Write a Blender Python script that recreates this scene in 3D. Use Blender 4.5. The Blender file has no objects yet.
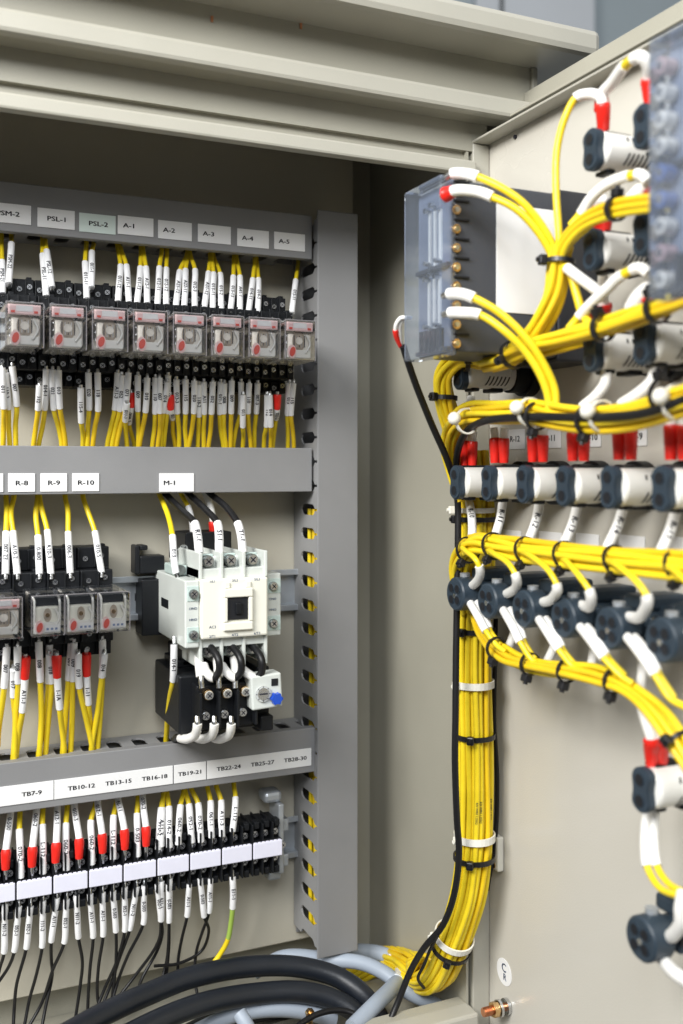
import bpy, bmesh, math, random
from mathutils import Vector, Matrix
random.seed(11)
S = bpy.context.scene
COL = S.collection
rad = math.radians
A = rad(24.27); F = 1000.0; HZ = 467.0; CX = 341.5
SA, CA = math.sin(A), math.cos(A)

# ---------- surveying helpers: a sight line met with a real plane of the cabinet (Y=const) or the door (X=const)
def ray(x, y):
    t = (x-CX)/F
    return Vector((SA+t*CA, CA-t*SA, (HZ-y)/F))
def PY(x, y, Y):
    d = ray(x, y); return d*(Y/d.y)
def PX(x, y, X):
    d = ray(x, y); return d*(X/d.x)
def crop(ox, oy, s):
    return lambda x, y: (ox+x/s, oy+y/s)

# ---------- materials
MATS = {}
def mat(name, col, rough=.5, metal=0., bump=0., bscale=400., var=0., vscale=30., trans=None, spec=.5, coat=0.):
    m = bpy.data.materials.new(name); m.use_nodes = True
    nt = m.node_tree; N = nt.nodes; L = nt.links
    p = N['Principled BSDF']
    p.inputs['Base Color'].default_value = (*col, 1)
    p.inputs['Roughness'].default_value = rough
    p.inputs['Metallic'].default_value = metal
    p.inputs['Specular IOR Level'].default_value = spec
    p.inputs['Coat Weight'].default_value = coat
    tc = N.new('ShaderNodeTexCoord')
    if var > 0:
        n = N.new('ShaderNodeTexNoise'); n.inputs['Scale'].default_value = vscale; n.inputs['Detail'].default_value = 5
        L.new(tc.outputs['Object'], n.inputs['Vector'])
        r = N.new('ShaderNodeMapRange'); r.inputs[1].default_value = .3; r.inputs[2].default_value = .7
        r.inputs[3].default_value = 1-var; r.inputs[4].default_value = 1+var
        L.new(n.outputs['Fac'], r.inputs[0])
        mx = N.new('ShaderNodeVectorMath'); mx.operation = 'SCALE'
        mx.inputs[0].default_value = col; L.new(r.outputs[0], mx.inputs['Scale'])
        L.new(mx.outputs[0], p.inputs['Base Color'])
        dr = .025 if 'enamel' in name or 'duct' in name else .08
        r2 = N.new('ShaderNodeMapRange'); r2.inputs[1].default_value = .3; r2.inputs[2].default_value = .7
        r2.inputs[3].default_value = max(.02, rough-dr); r2.inputs[4].default_value = rough+dr
        L.new(n.outputs['Fac'], r2.inputs[0]); L.new(r2.outputs[0], p.inputs['Roughness'])
    if bump > 0:
        n = N.new('ShaderNodeTexNoise'); n.inputs['Scale'].default_value = bscale; n.inputs['Detail'].default_value = 3
        L.new(tc.outputs['Object'], n.inputs['Vector'])
        b = N.new('ShaderNodeBump'); b.inputs['Strength'].default_value = bump; b.inputs['Distance'].default_value = .001
        L.new(n.outputs['Fac'], b.inputs['Height']); L.new(b.outputs[0], p.inputs['Normal'])
    MATS[name] = m
    return m
def clear(name, tint, refl, rough, milk=0.):
    m = bpy.data.materials.new(name); m.use_nodes = True
    nt = m.node_tree; N = nt.nodes; L = nt.links
    N.remove(N['Principled BSDF']); out = N['Material Output']
    t = N.new('ShaderNodeBsdfTransparent'); t.inputs[0].default_value = (*tint, 1)
    g = N.new('ShaderNodeBsdfGlossy'); g.inputs['Roughness'].default_value = rough
    g.inputs['Color'].default_value = (1, 1, 1, 1)
    fr = N.new('ShaderNodeFresnel'); fr.inputs[0].default_value = 1.5
    ad = N.new('ShaderNodeMath'); ad.operation = 'ADD'; ad.inputs[1].default_value = refl; ad.use_clamp = True
    L.new(fr.outputs[0], ad.inputs[0])
    mx = N.new('ShaderNodeMixShader'); L.new(ad.outputs[0], mx.inputs[0]); L.new(t.outputs[0], mx.inputs[1]); L.new(g.outputs[0], mx.inputs[2])
    d = N.new('ShaderNodeBsdfDiffuse'); d.inputs[0].default_value = (.62, .70, .82, 1)
    m2 = N.new('ShaderNodeMixShader'); m2.inputs[0].default_value = milk
    L.new(mx.outputs[0], m2.inputs[1]); L.new(d.outputs[0], m2.inputs[2]); L.new(m2.outputs[0], out.inputs[0])
    MATS[name] = m
mat('enamel', (.355, .340, .280), .38, bump=.15, bscale=900, var=.06, vscale=9)  # same paint as the door, darkened for the poorly lit header and interior
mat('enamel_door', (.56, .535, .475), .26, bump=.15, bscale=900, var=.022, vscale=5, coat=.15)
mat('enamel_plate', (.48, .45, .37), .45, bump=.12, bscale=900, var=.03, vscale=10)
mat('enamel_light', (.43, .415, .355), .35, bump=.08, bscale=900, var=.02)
mat('duct', (.222, .222, .226), .5, bump=.08, bscale=1200, var=.07, vscale=14)
mat('duct_light', (.27, .27, .273), .5, bump=.08, bscale=1200, var=.03, vscale=14)
mat('yellow', (.81, .61, .018), .36, var=.06, vscale=90)
mat('board', (.20, .23, .30), .4, var=.1)
mat('yellow_deep', (.75, .51, .012), .38, var=.05, vscale=60)
mat('green', (.36, .52, .09), .4)
mat('black_wire', (.008, .008, .009), .42, spec=.35)
mat('black_cable', (.010, .013, .019), .42, bump=.15, bscale=300, var=.15, vscale=20)
mat('grey_cable', (.30, .345, .41), .45, bump=.1, bscale=200, var=.08, vscale=20)
mat('sleeve', (.83, .83, .84), .42, var=.03, vscale=120)
mat('sleeve_white', (.84, .83, .80), .4, var=.03, vscale=120)
mat('red_boot', (.74, .020, .012), .35, var=.08, vscale=150)
mat('ink', (.02, .02, .03), .7)
mat('ink_blue', (.18, .25, .42), .7)
mat('label', (.80, .80, .80), .5, var=.02)
mat('label_tint', (.66, .76, .72), .5, var=.02)
mat('label_violet', (.74, .74, .86), .35, var=.03, vscale=80)
mat('black_plastic', (.008, .009, .011), .42, spec=.3, bump=.1, bscale=600)
mat('navy_plastic', (.026, .040, .056), .42, spec=.35, bump=.12, bscale=600, var=.12, vscale=90)
mat('dark_hole', (.004, .005, .008), .6)
mat('white_plastic', (.78, .775, .74), .34, var=.02)
mat('contactor_white', (.60, .63, .60), .36, var=.03)
mat('screw_zinc', (.30, .33, .32), .35, metal=.85, var=.2, vscale=300)
mat('edge_refraction', (.22, .21, .22), .25)
mat('cream', (.80, .79, .70), .38, bump=.05, bscale=500, var=.02)
mat('greyplastic', (.52, .54, .53), .42, var=.04)
mat('pale_green', (.50, .60, .57), .35, var=.1, vscale=120)
mat('tie_black', (.008, .008, .010), .35)
mat('tie_white', (.80, .78, .70), .35, spec=.6)
mat('steel', (.62, .63, .64), .28, metal=1., var=.08, vscale=200)
mat('zinc', (.46, .49, .52), .38, metal=.6, var=.08, vscale=80)
mat('brass', (.78, .52, .25), .28, metal=1., var=.12, vscale=200)
mat('copper', (.66, .30, .16), .35, metal=1., var=.12, vscale=200)
mat('box_grey', (.055, .060, .072), .42, bump=.15, bscale=700, var=.06, vscale=25)
mat('box_dark', (.022, .024, .031), .40, bump=.15, bscale=700)
mat('relay_pink', (.86, .64, .63), .45, var=.05, vscale=150)
mat('relay_red', (.72, .10, .07), .4)
mat('relay_body', (.80, .76, .69), .4, var=.18, vscale=220)
mat('relay_coil', (.40, .34, .27), .35, var=.25, vscale=260)
mat('blue_knob', (.012, .07, .48), .3)
mat('blue_term', (.10, .17, .42), .35)
mat('pinkish', (.55, .38, .38), .4)
mat('backwall', (.52, .60, .64), .6, var=.05, vscale=3)
mat('backpanel', (.86, .90, .95), .5, var=.03, vscale=3)
mat('strip_dark', (.08, .085, .09), .5)
mat('tape', (.70, .72, .74), .2)
mat('room_floor', (.12, .115, .11), .5, var=.1, vscale=4)
clear('clear_case', (.96, .96, .96), .012, .06, .012)
clear('clear_cover', (.82, .87, .95), .03, .10, .09)

# ---------- mesh building
TXT = {}
def textmesh(s):
    if s not in TXT:
        c = bpy.data.curves.new('t', 'FONT'); c.body = s; c.resolution_u = 2
        c.align_x = 'CENTER'; c.align_y = 'CENTER'
        o = bpy.data.objects.new('t', c)
        me = o.to_mesh()
        vs = [(v.co.x, v.co.y) for v in me.vertices]; fs = [tuple(p.vertices) for p in me.polygons]; k = len(vs)
        TXT[s] = ([(x+dx, y+dy) for dx, dy in ((0, 0), (.035, .02), (-.02, .03)) for x, y in vs], [tuple(i+q*k for i in f) for q in range(3) for f in fs])
        o.to_mesh_clear(); bpy.data.objects.remove(o); bpy.data.curves.remove(c)
    return TXT[s]

class MB:
    def __init__(s): s.v = []; s.f = []; s.m = []; s.sm = []; s.mats = []
    def mi(s, name):
        if name not in s.mats: s.mats.append(name)
        return s.mats.index(name)
    def add(s, vs, fs, m, smooth=False):
        b = len(s.v); k = s.mi(m)
        s.v += [Vector(v) for v in vs]
        for f in fs: s.f.append([b+i for i in f]); s.m.append(k); s.sm.append(smooth)
    def box(s, a, b, m, bev=0., M=None):
        a, b = Vector(a), Vector(b)
        lo = Vector([min(a[i], b[i]) for i in range(3)]); hi = Vector([max(a[i], b[i]) for i in range(3)])
        bev = min(bev, .45*min(hi-lo))
        if bev <= 0:
            vs = [(x, y, z) for x in (lo.x, hi.x) for y in (lo.y, hi.y) for z in (lo.z, hi.z)]
            fs = [(0, 1, 3, 2), (4, 6, 7, 5), (0, 4, 5, 1), (2, 3, 7, 6), (0, 2, 6, 4), (1, 5, 7, 3)]
            if M: vs = [M @ Vector(v) for v in vs]
            s.add(vs, fs, m); return
        bm = bmesh.new(); bmesh.ops.create_cube(bm, size=1)
        for v in bm.verts: v.co = Vector([(lo[i]+hi[i])/2+v.co[i]*(hi[i]-lo[i]) for i in range(3)])
        bmesh.ops.bevel(bm, geom=bm.edges[:], offset=bev, segments=2, profile=.5, affect='EDGES')
        bm.verts.index_update()
        vs = [v.co.copy() for v in bm.verts]
        if M: vs = [M @ v for v in vs]
        s.add(vs, [[v.index for v in f.verts] for f in bm.faces], m); bm.free()
    def cyl(s, p0, p1, r, m, seg=14, r2=None, capm=None):
        p0, p1 = Vector(p0), Vector(p1); d = (p1-p0).normalized()
        u = d.orthogonal().normalized(); w = d.cross(u); r2 = r if r2 is None else r2
        A0 = [p0+(u*math.cos(t)+w*math.sin(t))*r for t in [2*math.pi*i/seg for i in range(seg)]]
        A1 = [p1+(u*math.cos(t)+w*math.sin(t))*r2 for t in [2*math.pi*i/seg for i in range(seg)]]
        s.add(A0+A1, [(i, (i+1) % seg, seg+(i+1) % seg, seg+i) for i in range(seg)], m, True)
        s.add(A0, [list(range(seg))[::-1]], capm or m); s.add(A1, [list(range(seg))], capm or m)
    def prism(s, outline, n, h, m, org=(0, 0, 0), u=(1, 0, 0), v=(0, 0, 1)):
        # outline in (u,v), extruded h along n
        org, u, v, n = Vector(org), Vector(u), Vector(v), Vector(n)
        a = [org+u*p[0]+v*p[1] for p in outline]; b = [q+n*h for q in a]; k = len(a)
        s.add(a+b, [list(range(k))[::-1], list(range(k, 2*k))]+[(i, (i+1) % k, k+(i+1) % k, k+i) for i in range(k)], m)
    def tube(s, pts, r, m, seg=9, frames=None):
        fr = frames or frames_of(pts); n = len(pts)
        rr = r if isinstance(r, (list, tuple)) else [r]*n
        vs = []
        for i, p in enumerate(pts):
            u, w = fr[i]
            for k in range(seg):
                t = 2*math.pi*k/seg; vs.append(p+(u*math.cos(t)+w*math.sin(t))*rr[i])
        fs = [(i*seg+k, i*seg+(k+1) % seg, (i+1)*seg+(k+1) % seg, (i+1)*seg+k) for i in range(n-1) for k in range(seg)]
        s.add(vs, fs, m, True)
        s.add(vs[:seg], [list(range(seg))[::-1]], m); s.add(vs[-seg:], [list(range(seg))], m)
    def text(s, string, c, u, v, size, m='ink', wx=1.):
        vs, fs = textmesh(string); c, u, v = Vector(c), Vector(u), Vector(v)
        s.add([c+u*x*size*wx+v*y*size for x, y in vs], fs, m)
    def text_tube(s, string, pts, r, face, size, m='ink'):
        # text printed along a sleeve, wrapped round it (finely divided so strokes follow the curve)
        vs, fs = textmesh(string)
        if not vs: return
        if '~'+string not in TXT:
            bm = bmesh.new(); bv = [bm.verts.new((x, y, 0)) for x, y in vs]
            for f in fs:
                try: bm.faces.new([bv[i] for i in f])
                except ValueError: pass
            for it in range(3):
                es = [e for e in bm.edges if abs(e.verts[0].co.y-e.verts[1].co.y) > .16 or abs(e.verts[0].co.x-e.verts[1].co.x) > .5]
                if not es: break
                bmesh.ops.subdivide_edges(bm, edges=es, cuts=1); bmesh.ops.triangulate(bm, faces=bm.faces[:])
            bm.verts.index_update()
            TXT['~'+string] = ([(v.co.x, v.co.y) for v in bm.verts], [tuple(v.index for v in f.verts) for f in bm.faces]); bm.free()
        vs, fs = TXT['~'+string]
        L = [0.]
        for i in range(1, len(pts)): L.append(L[-1]+(pts[i]-pts[i-1]).length)
        mid = L[-1]/2; out = []
        wid = max(x for x, y in vs)-min(x for x, y in vs)
        sx = min(size, .86*L[-1]/max(wid, .01))
        for x, y in vs:
            d = min(max(mid+x*sx, 0), L[-1]); i = 0
            while i < len(L)-2 and L[i+1] < d: i += 1
            k = (d-L[i])/max(L[i+1]-L[i], 1e-9)
            p = pts[i].lerp(pts[i+1], k); t = (pts[i+1]-pts[i]).normalized()
            f = (face-t*face.dot(t)).normalized(); w = f.cross(t)
            a = y*size/r
            out.append(p+(f*math.cos(a)+w*math.sin(a))*(r*1.045+.00004))
        s.add(out, fs, m)
    def build(s, name, parent=None, org=None):
        me = bpy.data.meshes.new(name)
        o3 = Vector(org) if org is not None else (Vector(parent['_o']) if parent and '_o' in parent else Vector((0, 0, 0)))
        me.from_pydata([tuple(v-o3) for v in s.v], [], s.f)
        for n in s.mats: me.materials.append(MATS[n])
        me.polygons.foreach_set('material_index', s.m)
        me.polygons.foreach_set('use_smooth', s.sm)
        me.update()
        o = bpy.data.objects.new(name, me); COL.objects.link(o)
        if parent is None: o.location = o3
        else:
            o.parent = parent
            o['_o'] = tuple(o3)
        return o
def cr(pts, n=6):
    P = [Vector(p) for p in pts]
    if len(P) == 2: return [P[0].lerp(P[1], i/n) for i in range(n+1)]
    out = []
    E = [P[0]*2-P[1]]+P+[P[-1]*2-P[-2]]
    for i in range(1, len(E)-2):
        p0, p1, p2, p3 = E[i-1:i+3]
        t0 = 0; t1 = t0+max((p1-p0).length, 1e-6)**.5; t2 = t1+max((p2-p1).length, 1e-6)**.5; t3 = t2+max((p3-p2).length, 1e-6)**.5
        for k in range(n):
            t = t1+(t2-t1)*k/n
            a1 = p0*((t1-t)/(t1-t0))+p1*((t-t0)/(t1-t0)); a2 = p1*((t2-t)/(t2-t1))+p2*((t-t1)/(t2-t1)); a3 = p2*((t3-t)/(t3-t2))+p3*((t-t2)/(t3-t2))
            b1 = a1*((t2-t)/(t2-t0))+a2*((t-t0)/(t2-t0)); b2 = a2*((t3-t)/(t3-t1))+a3*((t-t1)/(t3-t1))
            out.append(b1*((t2-t)/(t2-t1))+b2*((t-t1)/(t2-t1)))
    out.append(P[-1]); return out
def frames_of(pts):
    T = []
    for i in range(len(pts)):
        a = pts[max(i-1, 0)]; b = pts[min(i+1, len(pts)-1)]
        d = b-a; T.append(d.normalized() if d.length > 1e-9 else Vector((0, 0, 1)))
    u = T[0].orthogonal().normalized(); fr = []
    for t in T:
        u = (u-t*u.dot(t)); u = u.normalized() if u.length > 1e-6 else t.orthogonal().normalized()
        fr.append((u.copy(), t.cross(u)))
    return fr

def tag(o, label=None, cat=None, group=None, kind=None):
    if label: o['label'] = label
    if cat: o['category'] = cat
    if group: o['group'] = group
    if kind: o['kind'] = kind
    return o
def thing(name, label, cat, loc=(0, 0, 0), group=None):
    o = bpy.data.objects.new(name, None); COL.objects.link(o); o.location = loc
    o.empty_display_size = .01; o['_o'] = tuple(loc)
    return tag(o, label, cat, group)
ORD = ['first', 'second', 'third', 'fourth', 'fifth', 'sixth', 'seventh', 'eighth', 'ninth', 'tenth', 'eleventh', 'twelfth',
       'thirteenth', 'fourteenth', 'fifteenth', 'sixteenth', 'seventeenth', 'eighteenth', 'nineteenth', 'twentieth'] + \
      ['twenty-'+w for w in ('first', 'second', 'third', 'fourth', 'fifth', 'sixth', 'seventh', 'eighth', 'ninth')] + ['thirtieth'] + \
      ['thirty-'+w for w in ('first', 'second', 'third', 'fourth', 'fifth', 'sixth', 'seventh', 'eighth', 'ninth')] + ['fortieth', 'forty-first', 'forty-second', 'forty-third', 'forty-fourth', 'forty-fifth']

KM = {'y': ('insulation', 'yellow'), 'Y': ('insulation', 'yellow_deep'), 'k': ('insulation', 'black_wire'), 'n': ('green_insulation', 'green'),
      'w': ('marker_sleeve', 'sleeve'), 'W': ('marker_sleeve', 'sleeve_white'), 'r': ('crimp_boot', 'red_boot'), 's': ('ferrule', 'steel'),
      'c': ('insulation', 'grey_cable'), 'C': ('insulation', 'black_cable')}
FB = Vector((-.25, -1, .1)); FD = Vector((-.55, -.8, 0))
def wire(label, pts, kinds, r=.0018, rs=.0024, face=FB, texts=None, group=None, cat='wire', name='wire', n=6, seg=9):
    P = cr(pts, n); fr = frames_of(P); ti = 0
    root = None
    if len(kinds) == 1:
        m = MB(); m.tube(P, r, KM[kinds[0][0]][1], seg)
        if texts: m.text_tube(texts[0], P[len(P)//4:3*len(P)//4], r, face, r*1.1)
        o = m.build(name, None, P[0]); tag(o, label, cat, group); return o
    root = thing(name, label, cat, P[0], group)
    for k, i0, i1 in kinds:
        a, b = int(round(i0*n)), int(round(i1*n)); q = P[a:b+1]; f = fr[a:b+1]
        if len(q) < 2: continue
        nm, mt = KM[k]; m = MB()
        if k in 'wW':
            m.tube(q, rs, mt, seg, f)
            if texts and ti < len(texts) and texts[ti]:
                m.text_tube(texts[ti], q, rs, face, rs*1.6)
            ti += 1
        elif k == 'r':
            N = len(q)-1
            m.tube(q, [rs*(1.48-.38*i/N)*(1 if i else .85) for i in range(N+1)], mt, seg, f)
        elif k == 's': m.tube(q, rs*.6, mt, seg, f)
        else: m.tube(q, r, mt, seg, f)
        m.build(nm, root)
    return root

# =====================================================================  CABINET
XS = .400; YF = .655; DB = .825; PL = .800
cab = thing('steel_cabinet', 'open beige steel switchgear cabinet with overhanging roof and flanged header', 'cabinet', (.05, DB, -.46))
m = MB()
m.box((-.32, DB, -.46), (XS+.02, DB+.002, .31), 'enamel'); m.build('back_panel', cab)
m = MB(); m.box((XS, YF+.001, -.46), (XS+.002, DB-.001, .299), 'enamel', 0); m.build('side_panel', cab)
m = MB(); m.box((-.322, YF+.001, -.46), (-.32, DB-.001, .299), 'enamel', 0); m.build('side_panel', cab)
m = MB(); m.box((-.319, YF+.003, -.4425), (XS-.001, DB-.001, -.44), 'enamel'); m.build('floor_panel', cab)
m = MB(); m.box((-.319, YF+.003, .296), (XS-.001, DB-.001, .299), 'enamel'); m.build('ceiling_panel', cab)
# front frame: sill, jamb, header with folded lips
m = MB(); m.box((-.32, YF-.018, -.47), (XS, YF, -.407), 'enamel_light', .002)
m.box((-.32, YF+.0005, -.415), (XS, YF+.012, -.4085), 'enamel', .001); m.build('sill', cab)
m = MB()
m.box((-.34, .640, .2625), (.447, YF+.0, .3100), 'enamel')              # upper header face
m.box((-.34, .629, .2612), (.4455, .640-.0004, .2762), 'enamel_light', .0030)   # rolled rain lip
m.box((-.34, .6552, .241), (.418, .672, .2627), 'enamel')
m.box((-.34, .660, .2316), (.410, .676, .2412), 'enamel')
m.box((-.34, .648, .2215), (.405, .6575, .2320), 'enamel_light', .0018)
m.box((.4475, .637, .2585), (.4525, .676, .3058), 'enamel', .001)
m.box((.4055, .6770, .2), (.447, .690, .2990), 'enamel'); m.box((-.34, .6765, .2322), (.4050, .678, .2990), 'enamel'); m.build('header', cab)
m = MB(); m.box((.4455, .632, .2600), (.4475, .6395, .2770), 'enamel_light', .0008)
m.box((.4055, .657, .2), (.447, .668, .2560), 'enamel', .001)
m.box((.4055, .657, -.47), (.447, .668, .1995), 'enamel', .001); m.build('jamb', cab)
m = MB(); m.box((-.40, .600, .3060), (.4835, .90, .3258), 'enamel_light', .005); 
m.build('roof', cab)
# small paint chips on header
m = MB()
for x, y in ((212, 19), (301, 26)):
    p = PY(x, y, .6395); m.box(p+Vector((-.0008, -.0003, -.002)), p+Vector((.0008, .0003, .002)), 'copper')
m.build('rust_spot', cab)

mp = MB(); mp.box((-.30, PL, -.407), (.372, PL+.0025, .285), 'enamel_plate', .0008)
tag(mp.build('mounting_plate', None, (.05, PL, -.407)), 'beige mounting plate at the back of the cabinet carrying ducts and rails', 'plate')

# =====================================================================  DOOR
XD = .420
door = thing('cabinet_door', 'open beige steel door on the right with folded edges, carrying lamps and sockets', 'cabinet door', (XD, YF, -.46))
m = MB(); m.box((XD, .05, -.47), (XD+.0015, .656, .2500), 'enamel_door'); m.build('inner_panel', door)
m = MB()
m.box((XD-.015, .05, .2475), (XD-.0003, .6565, .2495), 'enamel_light', .0008)
m.box((XD-.015, .6540, -.47), (XD-.0003, .6565, .2470), 'enamel_light', .0008)
m.build('folded_edge', door)
m = MB(); m.box((XD+.0215, .05, -.47), (XD+.0235, .640, .286), 'enamel', .0008)
m.box((XD+.0025, .05, .262), (XD+.0210, .638, .264), 'enamel', .0006); m.build('outer_skin', door)
m = MB()   # round sticker with a mark
c = PX(504, 972, XD-.0004); n = 28
m.prism([(.0098*math.cos(2*math.pi*i/n), .0098*math.sin(2*math.pi*i/n)) for i in range(n)], (1, 0, 0), .0003, 'label', c, (0, 1, 0), (0, 0, 1))
c2 = c-Vector((.0001, 0, 0))
m.text('C', c2+Vector((0, .0002, .0028)), (0, -1, 0), (0, 0, 1), .009, 'ink_blue'); m.text('R', c2+Vector((0, -.001, -.0038)), (0, -1, 0), (0, 0, 1), .007, 'ink_blue')
tag(m.build('sticker', None, c), 'small round white inspection sticker near the bottom of the door', 'sticker')
b = PX(508, 1006, XD)
bolt = thing('earth_bolt', 'copper and brass earthing bolt with nut sticking out of the door bottom', 'bolt', b)
m = MB(); m.cyl(b, b-Vector((.022, 0, 0)), .0030, 'copper', 16)
for i in range(7): m.cyl(b-Vector((.0145+i*.001, 0, 0)), b-Vector((.0150+i*.001, 0, 0)), .0034, 'copper', 14)
m.build('shank', bolt)
m = MB(); m.cyl(b-Vector((.0095, 0, 0)), b-Vector((.0140, 0, 0)), .0056, 'brass', 6); m.build('nut', bolt)
m = MB(); m.cyl(b-Vector((.007, 0, 0)), b-Vector((.0090, 0, 0)), .0062, 'steel', 20); m.cyl(b-Vector((.0005, 0, 0)), b-Vector((.003, 0, 0)), .0060, 'steel', 20); m.build('washer', bolt)
for (x, y) in ((456+60, 137),):
    c = PX(x, y, XD); m = MB(); m.cyl(c, c-Vector((.0015, 0, 0)), .0016, 'ink', 8)
    tag(m.build('rivet', None, c), 'tiny dark rivet near the top edge of the door', 'rivet')

# =====================================================================  room behind
m = MB(); m.box((-3, 2.6, -1.3), (4.5, 2.62, 2.5), 'backwall'); tag(m.build('wall', None, (0, 2.6, -1.3)), 'blurred blue-grey wall behind the cabinet', 'wall', kind='structure')
m = MB(); xw = 2.55*.780
m.box((-1, 2.50, -1.29), (1.55, 2.56, 2.4), 'backwall'); m.box((1.56, 2.50, -1.29), (xw, 2.56, 2.4), 'backpanel', .004); m.box((1.64, 2.495, -1.29), (1.65, 2.4995, 2.4), 'strip_dark')
tag(m.build('wall_panel', None, (1.5, 2.5, -1.29)), 'pale bluish wall panel glimpsed above the cabinet roof', 'panel')
m = MB(); m.box((-4, -3, -1.32), (5, 2.6, -1.30), 'room_floor'); tag(m.build('floor', None, (0, 0, -1.3)), 'room floor', 'floor', kind='structure')

# =====================================================================  WIRE DUCTS
def comb(m, org, ulen, du, dv, nn, depth, mt='duct_light', p=.0198, off=0., wide=False):
    """slotted wall: fingers along du, depth along dv, thickness along nn"""
    k = int(ulen/p); g, h = .0010, .0052
    for i in range(k):
        o = Vector(org)+Vector(du)*(i*p+off)
        pts = [(g, 0), (p-g, 0), (p-g, .008), (p-.0030, .0095), (p-h, .0130), (p-h, .0275), (p-.0030, .031), (p, .032), (p, depth), (0, depth), (0, .032), (.0030, .031), (h, .0275), (h, .0130), (.0030, .0095), (g, .008)]
        if wide: pts = [(g, 0), (p-g, 0), (p-g, .0045), (p-.0030, .0060), (p-.0046, .0090), (p-.0046, .0290), (p-.0030, .0325), (p, .0340), (p, depth), (0, depth), (0, .0340), (.0030, .0325), (.0046, .0290), (.0046, .0090), (.0030, .0060), (g, .0045)]
        m.prism(pts, nn, .0014, mt, o, du, dv)
def hduct(label, x0, x1, z0, z1, yf=.753, yb=.7985):
    r = thing('wire_duct', label, 'wire duct', ((x0+x1)/2, yb, z0), 'grey slotted ducts across the plate')
    m = MB(); m.box((x0, yf, z0), (x1, yf+.0018, z1), 'duct', .0006)
    m.box((x0, yf+.0020, z0+.0003), (x1, yf+.009, z0+.0017), 'duct'); m.box((x0, yf+.0020, z1-.0017), (x1, yf+.009, z1-.0003), 'duct')
    m.build('cover', r)
    m = MB(); comb(m, (x0, yf+.0035, z0+.0020), x1-x0, (1, 0, 0), (0, 1, 0), (0, 0, 1), yb-yf-.004)
    m.build('slotted_wall', r); m = MB()
    comb(m, (x0, yf+.0035, z1-.0020), x1-x0, (1, 0, 0), (0, 1, 0), (0, 0, -1), yb-yf-.004)
    m.build('slotted_wall', r)
    m = MB(); m.box((x0, yb-.0012, z0+.004), (x1, yb, z1-.004), 'duct'); m.build('base', r)
    return r
hduct('topmost grey wiring duct, carrying the sign tags PSM-2 to A-5', -.10, .3132, .1692, .2048)
hduct('middle grey wiring duct, carrying the R-8, R-9, R-10 and M-1 tags', -.10, .3132, -.0200, .0154)
hduct('lowest grey wiring duct, carrying the long TB number strip', -.10, .3165, -.2486, -.2126)
vd = thing('wire_duct', 'tall vertical grey wiring duct with a row of slots at the plate edge', 'wire duct', (.335, .7985, -.3985))
m = MB(); m.box((.3149, .7455, -.3985), (.3510, .7475, .2085), 'duct', .0008)
m.box((.3492, .7477, -.3985), (.3506, .7985, .2085), 'duct'); m.build('cover', vd)
m = MB(); zt = -.0252+.0198*11.5
comb(m, (.3152, .7478, zt), .600, (0, 0, -1), (0, 1, 0), (1, 0, 0), .0505, off=0, wide=True); m.build('slotted_wall', vd)
m = MB(); m.box((.3170, .7970, -.3985), (.3488, .7985, .2085), 'duct'); m.build('base', vd)
for i in range(11):
    x = .3215+(i % 5)*.0048+random.uniform(-.0008, .0008); y = .7600+(i//5)*.0075+random.uniform(-.001, .001)
    zt_, zb_ = (-.035, -.392)
    pts = [(x+random.uniform(-.001, .001), y+random.uniform(-.001, .001), zt_+(zb_-zt_)*k/6) for k in range(7)]
    wire('yellow wire running down inside the vertical duct, seen through its slots', pts, [('Y' if i % 2 else 'y', 0, 6)], r=.0021, group='yellow wires inside the vertical duct', n=3, seg=8)

# ---------- tags on the ducts
def plate_tag(x0, y0t, x1, y1b, s, label, Y=.7525, mt='label', cx=None, size=.0058, tone='ink'):
    a = PY(x0, y0t, Y); b = PY(x1, y1b, Y)
    return a, b
def sign(px0, px1, z0, z1, s, label, mt='label', fx=.36, size=.0048, yf=.753, group='white name tags on the ducts'):
    x0 = PY(px0, 300, yf).x; x1 = PY(px1, 300, yf).x
    m = MB(); m.box((x0, yf-.0008, z0), (x1, yf-.0001, z1), mt, .0002)
    items = s if isinstance(s, list) else [(s, fx)]
    for t, f in items:
        m.text(t, (x0+(x1-x0)*f, yf-.00095, (z0+z1)/2-.0005), (1, 0, 0), (0, 0, 1), size, wx=1.32)
    tag(m.build('name_tag', None, ((x0+x1)/2, yf, z0)), label, 'tag', group)
for p0, p1, t, mt, dz in ((-18, 31, 'PSM-2', 'label', .0006), (37.3, 74.6, 'PSL-1', 'label', 0), (79, 115.5, 'PSL-2', 'label_tint', -.0006), (117.5, 153.3, 'A-1', 'label', .0004),
                      (157.9, 191.6, 'A-2', 'label', 0), (197.7, 230.6, 'A-3', 'label', .0002), (237, 268.6, 'A-4', 'label', -.0002), (273.9, 304.7, 'A-5', 'label', .0002)):
    sign(p0, p1, .1745+dz, .1885+dz, t, 'white tag reading %s on the topmost duct' % t, mt, .52 if t[0] == 'P' else .32)
for p0, p1, t in ((-26, 3.2, 'R-7'), (8, 35, 'R-8'), (40.3, 67, 'R-9'), (72, 99, 'R-10')):
    sign(p0, p1, -.0180, -.0046, t, 'white tag reading %s on the middle duct' % t, 'label', .5)
sign(159, 193.8, -.0190, -.0048, 'M-1', 'white tag reading M-1 on the middle duct above the contactor', 'label', .3)
zA, zB = -.2430, -.2290
sign(-60, 53.5, zA, zB, [('TB1-3', .10), ('TB4-6', .42), ('TB7-9', .80)], 'white number strip reading TB7-9 at the left end of the lowest duct', fx=.5, size=.0043)
sign(54.2, 172.6, zA, zB, [('TB10-12', .22), ('TB13-15', .53), ('TB16-18', .84)], 'white number strip reading TB10-12 TB13-15 TB16-18 on the lowest duct', size=.0043)
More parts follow.
